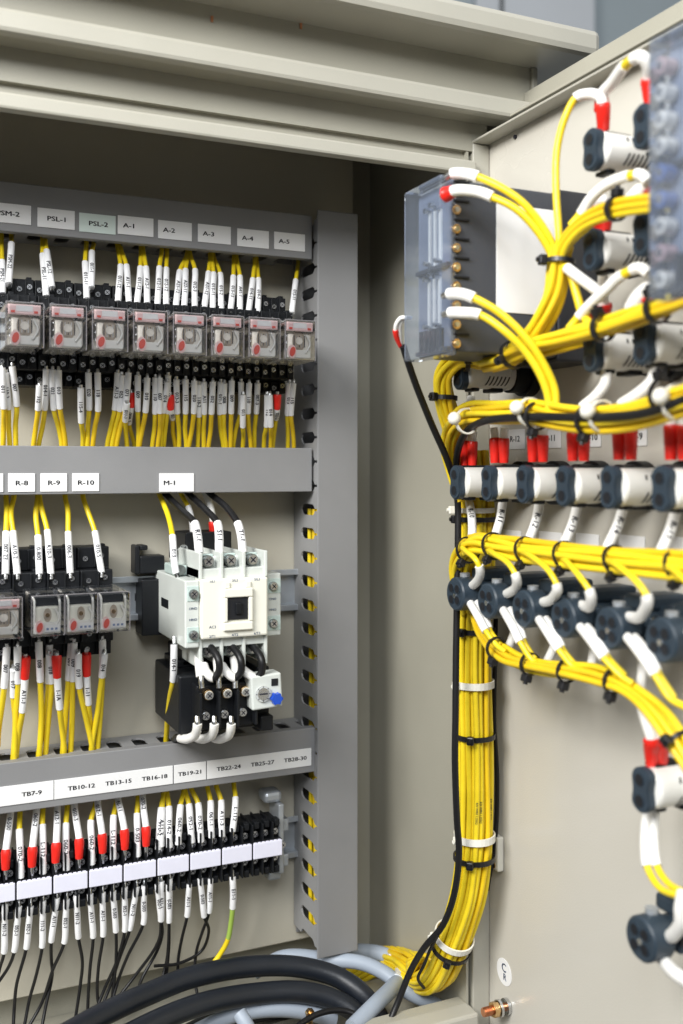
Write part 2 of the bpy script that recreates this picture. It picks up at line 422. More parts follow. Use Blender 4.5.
sign(173.8, 205.8, zA, zB, 'TB19-21', 'short white number strip reading TB19-21 on the lowest duct', fx=.5, size=.0042)
sign(206.8, 311, zA, zB+.0003, [('TB22-24', .20), ('TB25-27', .52), ('TB28-30', .84)], 'white number strip reading TB22-24 TB25-27 TB28-30 at the right of the lowest duct', size=.0043)

# =====================================================================  DIN RAILS
def rail(x0, x1, zc, label, y=.7985):
    m = MB(); t = .0012; h = .0175
    m.box((x0, y-.0015, zc-.0135), (x1, y, zc+.0135), 'zinc')
    m.box((x0, y-.0080, zc+.0125), (x1, y-.0016, zc+.0137), 'zinc'); m.box((x0, y-.0080, zc-.0137), (x1, y-.0016, zc-.0125), 'zinc')
    m.box((x0, y-.0095, zc+.0126), (x1, y-.0082, zc+h), 'zinc', .0004); m.box((x0, y-.0095, zc-h), (x1, y-.0082, zc-.0126), 'zinc', .0004)
    for i in range(int((x1-x0)/.03)): 
        m.box((x0+.008+i*.03, y-.0018, zc-.003), (x0+.022+i*.03, y-.0014, zc+.003), 'ink')
    tag(m.build('mounting_rail', None, ((x0+x1)/2, y, zc)), label, 'rail', 'steel mounting rails')
rail(-.10, .311, .099, 'steel mounting rail behind the upper row of relays')
rail(-.10, .3165, -.104, 'steel mounting rail running behind the short relay row and the contactor')
rail(-.10, .3165, -.3135, 'steel mounting rail behind the terminal blocks')

# =====================================================================  RELAYS
def screw(m, c, r=.0021, ax=(0, -1, 0), h=.0015, mt='steel'):
    c = Vector(c); ax = Vector(ax); m.cyl(c, c+ax*h, r, mt, 12)
    u = ax.orthogonal().normalized(); w = ax.cross(u); q = c+ax*(h+.0001)
    for d, e in ((u, w), (w, u)):
        vs = [q+d*r*.75+e*r*.13, q-d*r*.75+e*r*.13, q-d*r*.75-e*r*.13, q+d*r*.75-e*r*.13]
        m.add(vs, [(0, 1, 2, 3)], 'ink')
def relay(x0, w, z0, z1, yf, yb, kind, label, group):
    r = thing('relay', label, 'relay', (x0+w/2, yb, z0), group)
    x1 = x0+w; h = z1-z0; e = .0012
    m = MB(); m.box((x0, yf, z0), (x1, yb, z1), 'clear_case', .0014); m.build('clear_case', r)
    m = MB(); q = .00055  # added grey strips paint the dark refraction along the clear edges
    for a, b in (((x0, z0), (x1, z0+q)), ((x0, z1-q), (x1, z1)), ((x0, z0), (x0+q, z1)), ((x1-q, z0), (x1, z1))): m.box((a[0]+.0003, yf+.0006, a[1]+.0003), (b[0]-.0003+(q if a[0]+q == b[0] else 0), yf+.0014, b[1]-.0003+(q if a[1]+q == b[1] else 0)), 'edge_refraction')
    m.build('refraction_rim', r)
    m = MB(); m.box((x0+e*1.5, yb-.012, z0+e*1.4), (x1-e*1.5, yb-.001, z1-e*1.4), 'relay_body', .0008)
    if kind == 0:
        m.box((x0+e*2, yf+.009, z0+e*1.8), (x1-e*2, yb-.0125, z0+h*.30), 'relay_body', .0006)
        m.box((x0+e*3.5, yf+.0048, z0+h*.1), (x1-e*1.4, yb-.0125, z0+h*.68), 'relay_body', .0012)
        m.box((x0+e*3, yf+.004, z0+e*2), (x1-e*2, yf+.008, z0+h*.28), 'white_plastic', .0006)
    else:
        m.box((x0+e*2, yf+.010, z1-h*.30), (x1-e*2, yb-.0125, z1-e*2), 'black_plastic', .0006)
        m.box((x0+e*2.6, yf+.0048, z0+h*.30), (x1-e*2.6, yb-.0125, z1-h*.30), 'cream', .0008)
        m.box((x0+e*1.6, yf+.0030, z0+e*1.2), (x1-e*1.6, yf+.0055, z0+h*.33), 'white_plastic', .0006)
        for sx in (x0+e*2.2, x1-e*2.2):
            m.tube(cr([(sx, yf+.004, z0+h*.3), (sx+(.0012 if sx < x0+w/2 else -.0012)*.0, yf+.003, z0+h*.6), (sx, yf+.0045, z0+h*.85), (sx, yf+.012, z0+h*.93)], 3), .0009, 'white_plastic', 7)
    m.build('frame', r)
    m = MB(); cz = z0+h*(.50 if kind == 0 else .50); cx = x0+w*.52
    n = 22; a, bb = (w*.21, h*.26) if kind == 0 else (w*.12, h*.17)
    m.prism([(a*math.cos(2*math.pi*i/n), bb*math.sin(2*math.pi*i/n)) for i in range(n)], (0, 1, 0), .018, 'relay_coil', (cx, yf+.0045, cz))
    m.cyl((cx, yf+.0038, cz), (cx, yf+.0044, cz), a*.55, 'brass' if kind else 'relay_body', 14)
    if kind == 0:
        for k in range(5): m.box((cx-a*.8+k*a*.4, yf+.0040, cz-bb*.6), (cx-a*.8+k*a*.4+.0005, yf+.0043, cz+bb*.5), 'steel' if k % 2 else 'ink')
    m.build('coil', r)
    m = MB()
    for k in range(4):
        zz = z0+h*(.25+.17*k)
        m.box((x0+.0022, yf+.012, zz), (x0+.0028, yb-.016, zz+.0012), 'steel'); m.box((x1-.0028, yf+.012, zz), (x1-.0022, yb-.016, zz+.0012), 'steel')
        m.tube(cr([(x0+.003, yf+.011, zz+.001), (x0+.0035, yf+.007, zz+.0025), (x0+.0034, yf+.006, zz)], 3), .0006, 'steel', 6)
    m.tube(cr([(x0+w*.72, yf+.0035, z0+h*.20), (x0+w*.86, yf+.003, z0+h*.42), (x0+w*.74, yf+.0035, z0+h*.66)], 4), .0009, 'white_plastic', 7)
    m.build('contact_spring', r)
    if kind == 0:
        m = MB(); m.box((x0+.0018, yf+.0014, z1-h*.27), (x1-.0018, yf+.0020, z1-.0014), 'relay_pink')
        m.box((x0+.0020, yf+.0010, z1-h*.25), (x1-.0020, yf+.0013, z1-.0060), 'relay_pink')
        m.box((x0+w*.28, yf+.0007, z1-h*.20), (x0+w*.72, yf+.0009, z1-h*.07), 'label')
        for fx in (.20, .80): m.box((x0+w*fx-.0013, yf+.0006, z1-h*.235), (x0+w*fx+.0013, yf+.0009, z1-h*.185), 'relay_red')
        m.box((x0+.0006, yf+.002, z1-.0040), (x0+.0015, yb-.004, z1-.0020), 'relay_pink'); m.build('printed_strip', r)
    else:
        m = MB(); m.box((x0+w*.42, yf+.0018, z0+h*.10), (x0+w*.88, yf+.0021, z0+h*.27), 'label')
        for q in range(3): m.box((x0+w*(.47+.13*q), yf+.0015, z0+h*.15), (x0+w*(.54+.13*q), yf+.0017, z0+h*.20), 'ink_blue')
        m.build('printed_strip', r)
    m = MB(); fx = x0+w*.27; fz = z0+h*.22
    n = 16
    m.prism([(w*.13*math.cos(2*math.pi*i/n), h*.17*math.sin(2*math.pi*i/n)) for i in range(n)], (0, 1, 0), .002, 'relay_pink', (fx, yf+.0020, fz))
    Mx = [(w*.085*math.cos(t)*math.cos(.3)+h*.12*math.sin(t)*math.sin(.3), -w*.085*math.cos(t)*math.sin(.3)+h*.12*math.sin(t)*math.cos(.3)) for t in [2*math.pi*i/n for i in range(n)]]
    m.prism(Mx, (0, 1, 0), .0006, 'relay_red', (fx, yf+.0013, fz)); m.build('indicator_flag', r)
    return r
def socket(x0, w, tiers, label, group, mt='black_plastic', ns=4):
    """tiers: (z0,z1,yfront,screws?)"""
    zs = [t[0] for t in tiers]
    r = thing('relay_socket', label, 'relay socket', (x0+w/2, .795, min(zs)), group)
    m = MB(); ms = []
    for z0, z1, yf, sc in tiers:
        m.box((x0+.0002, yf, z0), (x0+w-.0002, .7885, z1-.0002), mt, .0007)
        if sc:
            for k in range(ns):
                cx = x0+w*(k+.5)/ns; cz = (z0+z1)/2
                m.box((x0+w*(k)/ns+.0002, yf-.0030, z0+.001), (x0+w*k/ns+.0013, yf+.001, z1-.0010), mt, .0003)
                ms.append((cx, yf+.0003, cz+(.0012 if k % 2 else -.0008)))
        for k in range(ns):
            if not sc or k % 2: m.box((x0+w*(k+.22)/ns, yf+.002, z1-.0012), (x0+w*(k+.78)/ns, yf+.010, z1+.0018), mt, .0005)
    m.build('body', r)
    for c in ms:
        q = MB(); screw(q, c, .0019); q.build('screw', r)
    return r
names = ['PSM-2', 'PSL-1', 'PSL-2', 'A-1', 'A-2', 'A-3', 'A-4', 'A-5']
for i, nme in enumerate(names):
    x0 = .0975+(i-1)*.0283
    relay(x0, .0247, .0797, .1100, .695, .7470, 0, 'clear-cased relay with pink strip and red flag under the %s tag' % nme, 'clear relays in the upper row')
    socket(x0-.0010, .0283, [(.060, .0700, .7640, True), (.0700, .0815, .7460, True), (.0815, .1085, .7490, False), (.1085, .1240, .7480, True), (.1240, .1380, .7640, True)],
           'black relay socket with screws behind the relay under the %s tag' % nme, 'black relay sockets in the upper row')
MX = [(.0566, .0240, 0, 'pink-fronted clear relay at the left end of the lower relay row'), (.0862, .0220, 1, 'clear relay below the R-8 tag, leftmost of three with white legs'),
      (.1086, .0220, 1, 'clear relay below the R-9 tag, middle of three with white legs'), (.1310, .0220, 1, 'clear relay below the R-10 tag, rightmost of three with white legs')]
for x0, w, k, lb in MX:
    relay(x0, w, -.1150, -.0872, .700, .7480, k, lb, 'clear relays in the lower row')
    sk = {'pink': 'leftmost black socket of the lower relay row', '2': ''}
SX = [(.0530, .0262), (.0792, .0240), (.1032, .0240), (.1272, .0240)]
for i, (x0, w) in enumerate(SX):
    socket(x0, w, [(-.1400, -.1290, .7560, True), (-.1290, -.1150, .7480, True), (-.1150, -.0900, .7500, False), (-.0900, -.0760, .7500, True), (-.0760, -.0600, .7640, True)],
           'black relay socket, %s from the left in the lower relay row' % ORD[i], 'black relay sockets in the lower row', ns=2)

# ---------- wires above the upper relays
c3 = crop(0, 200, 3.94); c4 = crop(160, 200, 3.794); c5 = crop(0, 460, 3.3); c6 = crop(130, 460, 3.252); c7 = crop(0, 740, 3.606); c8 = crop(160, 740, 3.606)
UP = [(c3, 5, 150, 8, 240, 10, 370), (c3, 45, 150, 45, 172, 35, 330), (c3, 168, 150, 168, 215, 182, 380), (c3, 178, 150, 184, 200, 205, 345), (c3, 340, 175, 335, 245, 342, 390), (c3, 370, 168, 362, 205, 360, 345),
      (c3, 462, 180, 475, 258, 465, 402), (c3, 474, 183, 498, 258, 508, 405), (c3, 555, 190, 553, 265, 540, 408), (c3, 563, 190, 575, 265, 580, 408), (c3, 637, 200, 628, 265, 620, 415), (c3, 658, 200, 655, 270, 655, 415),
      (c4, 103, 203, 75, 270, 60, 405), (c4, 108, 203, 97, 265, 92, 405), (c4, 114, 203, 133, 265, 132, 407), (c4, 190, 210, 184, 275, 168, 410), (c4, 195, 210, 203, 278, 200, 415), (c4, 203, 210, 228, 280, 232, 418),
      (c4, 280, 215, 278, 290, 268, 418), (c4, 290, 215, 303, 290, 303, 420), (c4, 360, 222, 352, 300, 336, 427), (c4, 366, 222, 373, 300, 371, 430), (c4, 524, 238, 515, 305, 500, 430)]
ut = ['PSM-21', 'PSM-22', 'PSL-11', 'PSL-12', '011-11', '011-1', '011-12', 'A11-1', '011-13', 'A12-1', '012-11', '012-12', 'A21-12', 'A22-11', '012-3', 'A31-12', '013-11', '013-2', '013-13', 'A41-1', '014-11', '014-3', '015-11']
for i, (c, ax, ay, bx, by, ex, ey) in enumerate(UP):
    a = c(ax, ay); b = c(bx, by); e = c(ex, ey); j = random.uniform(-.003, .003)
    pts = [PY(a[0], a[1]-12, .780+j), PY(a[0], a[1], .776+j), PY(b[0], b[1], .764+j*.5), PY((b[0]+e[0])/2+random.uniform(-.4, .4), (b[1]+e[1])/2, .757+j*.3), PY(e[0], e[1], .7505), PY(e[0]+.2, e[1]+3.5, .7485)]
    wire('%s sleeved yellow wire from the left dropping from the topmost duct' % ORD[i], pts, [('y', 0, 2), ('w', 2, 4), ('s', 4, 5)], r=.00175, rs=.00245, texts=[ut[i]], group='yellow wires above the upper relays')
# ---------- wires below the upper relays: sleeve top, sleeve bottom, bottom at duct
DN = [(c3, 8, 660, 15, 820, 12, 965, 0), (c3, 22, 680, 33, 822, 38, 965, 0), (c3, 48, 655, 66, 810, 62, 965, 0), (c3, 155, 730, 150, 825, 132, 965, 0), (c3, 182, 665, 176, 825, 152, 965, 0), (c3, 207, 668, 212, 825, 243, 965, 0), (c3, 230, 670, 236, 820, 258, 965, 0),
      (c3, 318, 740, 320, 875, 326, 965, 0), (c3, 348, 680, 351, 825, 345, 965, 0), (c3, 384, 680, 386, 830, 366, 965, 0), (c3, 464, 680, 452, 825, 422, 965, 0), (c3, 480, 690, 472, 830, 442, 965, 0), (c3, 506, 680, 492, 830, 460, 965, 0),
      (c3, 518, 760, 508, 880, 530, 965, 1), (c3, 543, 690, 543, 830, 545, 965, 0), (c3, 580, 700, 573, 835, 550, 965, 0), (c3, 500, 800, 494, 870, 500, 965, 0), (c3, 612, 700, 610, 840, 600, 965, 0), (c3, 628, 700, 630, 838, 622, 965, 0), (c3, 662, 690, 658, 838, 645, 965, 0),
      (c4, 28, 690, 12, 805, 3, 935, 0), (c4, 40, 740, 48, 830, 58, 935, 1), (c4, 62, 680, 66, 808, 72, 935, 0), (c4, 97, 680, 97, 808, 100, 935, 0), (c4, 130, 685, 128, 808, 110, 935, 0), (c4, 148, 700, 147, 820, 143, 935, 0), (c4, 166, 690, 168, 810, 166, 935, 0), (c4, 200, 690, 195, 810, 184, 935, 0),
      (c4, 230, 690, 226, 810, 240, 935, 0), (c4, 244, 695, 242, 808, 250, 935, 0), (c4, 272, 685, 270, 808, 268, 935, 0), (c4, 307, 690, 305, 810, 278, 935, 0), (c4, 315, 740, 314, 860, 314, 935, 0), (c4, 338, 695, 334, 808, 345, 935, 0), (c4, 370, 695, 365, 808, 358, 935, 0),
      (c4, 406, 740, 404, 858, 394, 935, 0), (c4, 416, 740, 420, 858, 420, 935, 0), (c4, 445, 738, 440, 830, 428, 935, 1), (c4, 490, 695, 483, 815, 485, 935, 0), (c4, 506, 695, 497, 815, 508, 935, 0)]
lt = ['011', '110', '007', '112', '014', '021', '013', '115', '020', '118', 'A11', '052', '071', '008', '009', '010']
for i, (c, ax, ay, bx, by, ex, ey, red) in enumerate(DN):
    a = c(ax, ay); b = c(bx, by); e = c(ex, ey); j = (-.002, .002, .0005)[i % 3]; sg = random.uniform(-1, 1)
    p = [PY(a[0], a[1]-3, .7440), PY(a[0], a[1], .7435+j*.4)]
    if red and i < 25: j += .010; p = [PY(a[0], a[1]-3, .7440+j), PY(a[0], a[1], .7435+j)]
    if red: p += [PY(a[0]+(b[0]-a[0])*.1, a[1]+14, .745+j)]
    p += [PY(b[0], b[1], .755+j), PY((b[0]+e[0])/2+sg, (b[1]+e[1])/2, .765+j), PY(e[0], e[1], .771+j), PY(e[0]-.5, e[1]+14, .776+j)]
    k = [('s', 0, 1), ('r', 1, 2), ('w', 2, 3), ('Y' if i % 3 == 0 else 'y', 3, 6)] if red else [('s', 0, 1), ('w', 1, 2), ('Y' if i % 3 == 0 else 'y', 2, 5)]
    lb = '%s yellow wire from the left entering the middle duct%s' % (ORD[i], ', with a red boot' if red else ' below the relays')
    wire(lb, p, k, r=.00185, rs=.0024, texts=[lt[i % len(lt)]+('-%d' % (i % 4+1) if i % 3 == 1 else '')], group='yellow wires below the upper relays')

# ---------- wires above and below the lower relays
U2 = [(20, 125, 22, 170, 20, 237, 18, 378, '007-23'), (46, 122, 36, 170, 43, 236, 57, 378, 'A10-2'), (124, 122, 118, 180, 125, 250, 130, 378, '0-800'), (130, 122, 140, 170, 156, 232, 168, 378, 'A10-3'), (215, 122, 224, 170, 225, 238, 232, 375, '006-3'), (274, 122, 290, 170, 313, 236, 335, 372, '010-5')]
for i, (ax, ay, mx, my, bx, by, ex, ey, t) in enumerate(U2):
    q = [c5(ax, ay-25), c5(ax, ay), c5(mx, my), c5(bx, by), c5((bx+ex)/2, (by+ey)/2), c5(ex, ey), c5(ex+1, ey+18)]
    Ys = [.780, .776, .770, .762, .755, .750, .7475]
    wire('%s sleeved yellow wire from the left above the lower relays, marked %s' % (ORD[i], t), [PY(x, y, Y) for (x, y), Y in zip(q, Ys)], [('y', 0, 3), ('w', 3, 5), ('s', 5, 6)], r=.0020, rs=.0026, texts=[t], group='yellow wires above the lower relays')
D2 = [(22, 615, 14, 750, 2, 840, -6, 900, 0, '007'), (58, 615, 58, 735, 52, 850, 48, 985, 0, '008'), (45, 690, 44, 780, 50, 860, 44, 985, 0, '017'), (84, 650, 74, 830, 62, 900, 52, 985, 1, 'A11-1'), (128, 600, 133, 730, 136, 850, 130, 975, 0, '008'), (163, 605, 160, 735, 148, 850, 128, 970, 0, '008'),
      (163, 640, 170, 735, 160, 850, 150, 970, 0, '018'), (187, 645, 197, 820, 205, 890, 212, 960, 1, '1-1A'), (235, 600, 226, 725, 216, 850, 207, 962, 0, '009'), (244, 600, 240, 728, 238, 850, 233, 966, 0, '009'), (258, 640, 262, 750, 283, 850, 304, 950, 0, '019'), (285, 640, 292, 805, 298, 870, 303, 945, 1, '1-11'),
      (338, 590, 338, 715, 332, 830, 322, 955, 0, '014'), (345, 640, 336, 715, 322, 830, 303, 945, 0, '014')]
for i, (ax, ay, bx, by, mx, my, ex, ey, red, t) in enumerate(D2):
    j = (.0015, -.0015, .004)[i % 3]
    q = [c5(ax, ay-12), c5(ax, ay)]; Ys = [.7480, .7475+j]
    if red: q += [c5(ax+(bx-ax)*.2, ay+72)]; Ys += [.7500+j]
    q += [c5(bx, by), c5(mx, my), c5(ex, ey), c5(ex-2, ey+45)]; Ys += [.756+j, .765+j, .771+j, .775+j]
    k = [('s', 0, 1), ('r', 1, 2), ('w', 2, 3), ('y', 3, 6)] if red else [('s', 0, 1), ('w', 1, 2), ('y', 2, 5)]
    wire('%s yellow wire from the left below the lower relays%s' % (ORD[i], ', red boot at its top' if red else ', white sleeve at its top'), [PY(x, y, Y) for (x, y), Y in zip(q, Ys)], k, r=.0021, rs=.0027, texts=[t], group='yellow wires below the lower relays')

# =====================================================================  CONTACTOR
ct = thing('contactor', 'cream white motor contactor with square black actuator on the rail under the M-1 tag', 'contactor', (.228, .79, -.145))
X0, X1, YC = .2028, .2539, .695
m = MB(); m.box((X0+.001, .712, -.1390), (X1-.001, .789, -.0655), 'contactor_white', .001)
m.box((X0, YC, -.1240), (X1, .712, -.0810), 'cream', .0014)
m.box((X0-.0001, .745, -.152), (X1+.0, .7885, -.139), 'black_plastic', .001); m.build('body', ct)
W = X1-X0   # side walls and fins of the terminal rows
for (z0, z1), (z2, z3) in (((-.0812, -.0620), (-.0812, -.0740)), ((-.1460, -.1238), (-.1310, -.1238))):
    m = MB(); m.box((X0, .7010, z2), (X1, .757, z3), 'contactor_white', .0005)
    for k in range(4):
        fx = X0+W*k/3 - (.0012 if k else 0)
        m.box((fx, YC+.0045, z0), (fx+.0026, .757, z1), 'contactor_white', .0007)
    m.build('finned_terminal_row', ct)
for k in range(3):
    cx = X0+W*(k+.5)/3+.0006
    for zz, sg in ((-.0690, 1), (-.1350, -1)):
        m = MB(); m.box((cx-.0052, .712, zz-.005), (cx+.0052, .716, zz+.005), 'pale_green', .0006)
        m.cyl((cx, .7125, zz), (cx, .7070, zz), .0044, 'screw_zinc', 16); screw(m, (cx, .7068, zz), .0036); m.build('terminal_screw', ct)
m = MB()    # front frame + actuator
cx = (X0+X1)/2+.0018
m.box((cx-.0112, YC-.0030, -.1185), (cx+.0112, YC-.0002, -.1125), 'cream', .0008)
m.box((cx-.0112, YC-.0030, -.0945), (cx+.0112, YC-.0002, -.0880), 'cream', .0008)
m.box((cx-.0112, YC-.0030, -.1123), (cx-.0080, YC-.0002, -.0947), 'cream', .0008); m.box((cx+.0080, YC-.0030, -.1123), (cx+.0112, YC-.0002, -.0947), 'cream', .0008)
m.box((cx-.0100, YC-.0015, -.0878), (cx-.0060, YC-.0002, -.0835), 'cream', .0004); m.box((cx+.0060, YC-.0015, -.0878), (cx+.0100, YC-.0002, -.0835), 'cream', .0004)
m.build('actuator_frame', ct)
m = MB(); m.box((cx-.0078, YC-.0012, -.1110), (cx+.0078, YC-.0002, -.0950), 'dark_hole', .0004); m.box((cx-.0022, YC-.0032, -.1070), (cx+.0030, YC-.0013, -.0985), 'black_plastic', .0008); m.build('actuator', ct)
m = MB()
for k, t in enumerate(('1/L1', '3/L2', '5/L3')): m.text(t, (X0+W*(k+.5)/3, YC-.0001, -.0826), (1, 0, 0), (0, 0, 1), .0026, 'ink_blue')
for k, t in enumerate(('2/T1', '4/T2', '6/T3')): m.text(t, (X0+W*(k+.5)/3, YC-.0001, -.1222), (1, 0, 0), (0, 0, 1), .0026, 'ink_blue')
m.text('AC3', (X0+W*.17, YC-.0001, -.1155), (1, 0, 0), (0, 0, 1), .0028, 'ink_blue'); m.build('print', ct)
def auxblock(x0, x1, yf, z0, z1, yb, side):
    m = MB(); m.box((x0, yf, z0), (x1, yb, z1), 'contactor_white', .001)
    w = x1-x0; m.build('auxiliary_block', ct)
    p = ct.children[-1]
    m2 = MB(); cx = (x0+x1)/2
    for zz in (z0+.0095, z1-.0095):
        m2.box((x0+.0016, yf-.0006, zz-.0055), (x1-.0004, yf+.0004, zz+.0055), 'pale_green', .0003); m2.cyl((cx+.0006, yf-.0004, zz), (cx+.0006, yf-.0025, zz), .0034, 'screw_zinc', 14); screw(m2, (cx+.0006, yf-.0026, zz), .0028)
    m2.text('13NO', (cx+.0005, yf-.0003, (z0+z1)/2+.004), (1, 0, 0), (0, 0, 1), .0024, 'ink_blue'); m2.text('14NO', (cx+.0005, yf-.0003, (z0+z1)/2-.004), (1, 0, 0), (0, 0, 1), .0024, 'ink_blue')
    a = m2.build('terminal', ct); 
auxblock(.1920, .2026, .6985, -.1300, -.0815, .790, -1)
auxblock(.2541, .2690, .7080, -.1270, -.0800, .775, 1)
m = MB(); m.box((.1925, .7300, -.0812), (.2024, .760, -.0735), 'pale_green', .001); m.cyl((.1965, .7300, -.0765), (.1965, .7255, -.0765), .0036, 'screw_zinc', 14)
m.box((.1914, .745, -.1075), (.1921, .765, -.1010), 'black_plastic'); m.build('coil_terminal', ct)
m = MB()   # black base block seen left of it
bx = lambda px, Y: PY(px, 600, Y).x
m.box((bx(142, .775), .775, -.1320), (.2015, .7985, -.0880), 'black_plastic', .001)
m.box((bx(138, .770), .780, -.0840), (bx(143, .770), .796, -.0615), 'black_plastic', .001); m.box((bx(143.1, .770), .780, -.0655), (bx(151, .770), .796, -.0615), 'black_plastic', .001)
m.box((bx(143.1, .770), .780, -.0840), (bx(168, .770), .796, -.0700), 'black_plastic', .001)
m.box((bx(183, .765), .758, -.0735), (bx(229, .765), .790, -.0510), 'black_plastic', .001); m.build('base_block', ct)
m = MB(); screw(m, PY(183, 549, .756), .0036, h=.002); m.box((.1975, .757, -.0705), (.2020, .765, -.0580), 'black_plastic', .0006); m.build('base_screw', ct)

ol = thing('overload_relay', 'black overload relay with white dial panel and blue knob hanging below the contactor', 'overload relay', (.23, .79, -.198))
m = MB(); m.box((.1920, .7150, -.1960), (.2500, .7880, -.1530), 'black_plastic', .0015)
m.box((.2010, .7000, -.1900), (.2440, .7148, -.1580), 'black_plastic', .001)
m.box((.1985, .7450, -.153), (.2480, .7840, -.1475), 'black_plastic', .001)
for k in range(4):
    fx = .2015+k*.0139
    m.box((fx-.001, .6900, -.1880), (fx+.0010, .6998, -.1610), 'black_plastic', .0005)
m.box((.2502, .709, -.1930), (.2600, .780, -.1500), 'black_plastic', .001); m.box((.2500, .700, -.1960), (.2600, .740, -.1850), 'black_plastic', .001)
m.build('body', ol)
for k in range(3):
    cx = .2085+k*.0139
    m = MB(); m.cyl((cx, .6998, -.1640), (cx, .6950, -.1640), .0036, 'brass', 14); m.cyl((cx, .6948, -.1640), (cx, .6935, -.1640), .0032, 'steel', 14, capm='tie_white'); screw(m, (cx, .6934, -.1640), .0028)
    m.cyl((cx-.002, .6998, -.1790), (cx-.002, .6950, -.1790), .0030, 'steel', 14); screw(m, (cx-.002, .6948, -.1790), .0026); m.build('terminal_screw', ol)
RZ = Matrix.Translation((.2505, .698, -.1640)) @ Matrix.Rotation(rad(-3), 4, 'Y')
m = MB(); m.box((-.0118, -.010, -.0124), (.0118, .006, .0124), 'contactor_white', .0012, M=RZ)
pc = ol_pan = m.build('dial_panel', ol)
m = MB(); c = RZ @ Vector((-.0035, -.0102, -.0008)); m.cyl(c, c+Vector((0, -.0016, 0)), .0058, 'greyplastic', 24); m.cyl(c+Vector((0, -.0017, 0)), c+Vector((0, -.0022, 0)), .0044, 'steel', 20); m.box(c+Vector((-.0030, -.0027, -.0005)), c+Vector((.0030, -.0023, .0005)), 'ink')
for k in range(8):
    a = k*math.pi/4; q = c+Vector((math.cos(a)*.0051, -.0017, math.sin(a)*.0051)); m.box(q-Vector((.0003, .0002, .0003)), q+Vector((.0003, .0001, .0003)), 'ink')
m.build('dial', pc)
m = MB(); c = RZ @ Vector((.0062, -.0102, -.0055)); m.cyl(c, c+Vector((0, -.0045, 0)), .0037, 'blue_knob', 20)
for k in range(6):
    a = k*math.pi/3; q = c+Vector((math.cos(a)*.0034, 0, math.sin(a)*.0034)); m.cyl(q, q+Vector((0, -.0043, 0)), .0012, 'blue_knob', 8)
m.build('knob', pc)
m = MB(); c = RZ @ Vector((.0062, -.0101, .0062)); m.box(c+Vector((-.0026, -.0006, -.0026)), c+Vector((.0026, 0, .0026)), 'dark_hole', .0003); m.build('button', pc)

def cw(label, pts, kinds, **kw):
    return wire(label, [PY(*c6(x, y), Y) for x, y, Y in pts], kinds, group=kw.pop('group', None), **kw)
cw('yellow wire with white sleeve into the left terminal of the contactor', [(85, 85, .778), (97, 115, .772), (122, 175, .755), (138, 247, .735), (142, 310, .728), (150, 368, .724), (156, 382, .724)], [('y', 0, 3), ('w', 3, 5), ('s', 5, 6)], r=.0021, rs=.0027, texts=['013'])
for a, (pts, t) in zip(('left', 'middle', 'right'), (([(95, 85, .778), (118, 112, .770), (165, 160, .745), (210, 205, .725), (220, 250, .718), (226, 302, .712), (236, 330, .712)], 'R1-1'),
                          ([(170, 85, .776), (192, 110, .770), (240, 155, .745), (284, 205, .725), (290, 250, .718), (292, 302, .712), (306, 330, .712)], 'S1-1'),
                          ([(240, 85, .778), (262, 110, .770), (310, 150, .745), (350, 205, .725), (362, 250, .718), (368, 302, .712), (378, 330, .712)], 'T1-1'))):
    cw('black power wire with white sleeve into the %s top terminal of the contactor' % a, pts, [('k', 0, 3), ('w', 3, 5), ('s', 5, 6)], r=.0026, rs=.0033, texts=[t], group='black power wires over the contactor')
cw('short yellow wire with small sleeve behind the black power wires', [(155, 85, .780), (170, 118, .778), (188, 150, .772), (200, 190, .770), (205, 235, .768)], [('y', 0, 2), ('w', 2, 4)], r=.0019, rs=.0025, texts=['A-1'])
cw('red booted white wire behind the black power wires', [(232, 85, .780), (250, 120, .776), (265, 165, .770), (270, 200, .768), (272, 245, .768)], [('W', 0, 3), ('r', 3, 4)], r=.0019, rs=.0028)
cw('yellow wire with white sleeve leaving the bottom left of the contactor', [(143, 575, .722), (143, 600, .720), (142, 660, .722), (140, 717, .728), (130, 770, .742), (122, 840, .758), (118, 900, .772), (116, 930, .776)], [('s', 0, 1), ('w', 1, 3), ('y', 3, 7)], r=.0021, rs=.0027, texts=['014-1'])
for i, (a, x) in enumerate((('left', 0), ('middle', 72), ('right', 140))):
    cw('black jumper loop joining contactor and overload relay, %s one' % a, [(248+x, 605, .712), (266+x, 612, .700), (288+x, 650, .690), (288+x, 690, .690), (270+x, 708, .692), (248+x-6*i, 690, .694), (240+x-14*i, 668, .700)], [('k', 0, 4), ('W', 4, 6)], r=.0027, rs=.0034, group='black jumper loops')
    cw('white sleeved lead from overload relay %s top terminal up to the contactor' % a, [(222+x-12*i, 640, .712), (226+x-12*i, 670, .700), (230+x-14*i, 705, .694), (234+x-16*i, 742, .692)], [('W', 0, 2), ('s', 2, 3)], r=.0027, rs=.0034, group='short leads over the overload relay')
for i, (a, x) in enumerate((('left', 0), ('middle', 55), ('right', 110))):
    cw('grey white curved lead under the overload relay, %s one' % a, [(218+x, 835, .692), (219+x, 858, .690), (214+x, 890, .696), (190+x, 906, .708), (165+x, 905, .724), (150+x, 902, .745), (146+x, 925, .775)], [('s', 0, 1), ('W', 1, 4), ('k', 4, 6)], r=.0026, rs=.0034, group='curved leads under the overload relay')

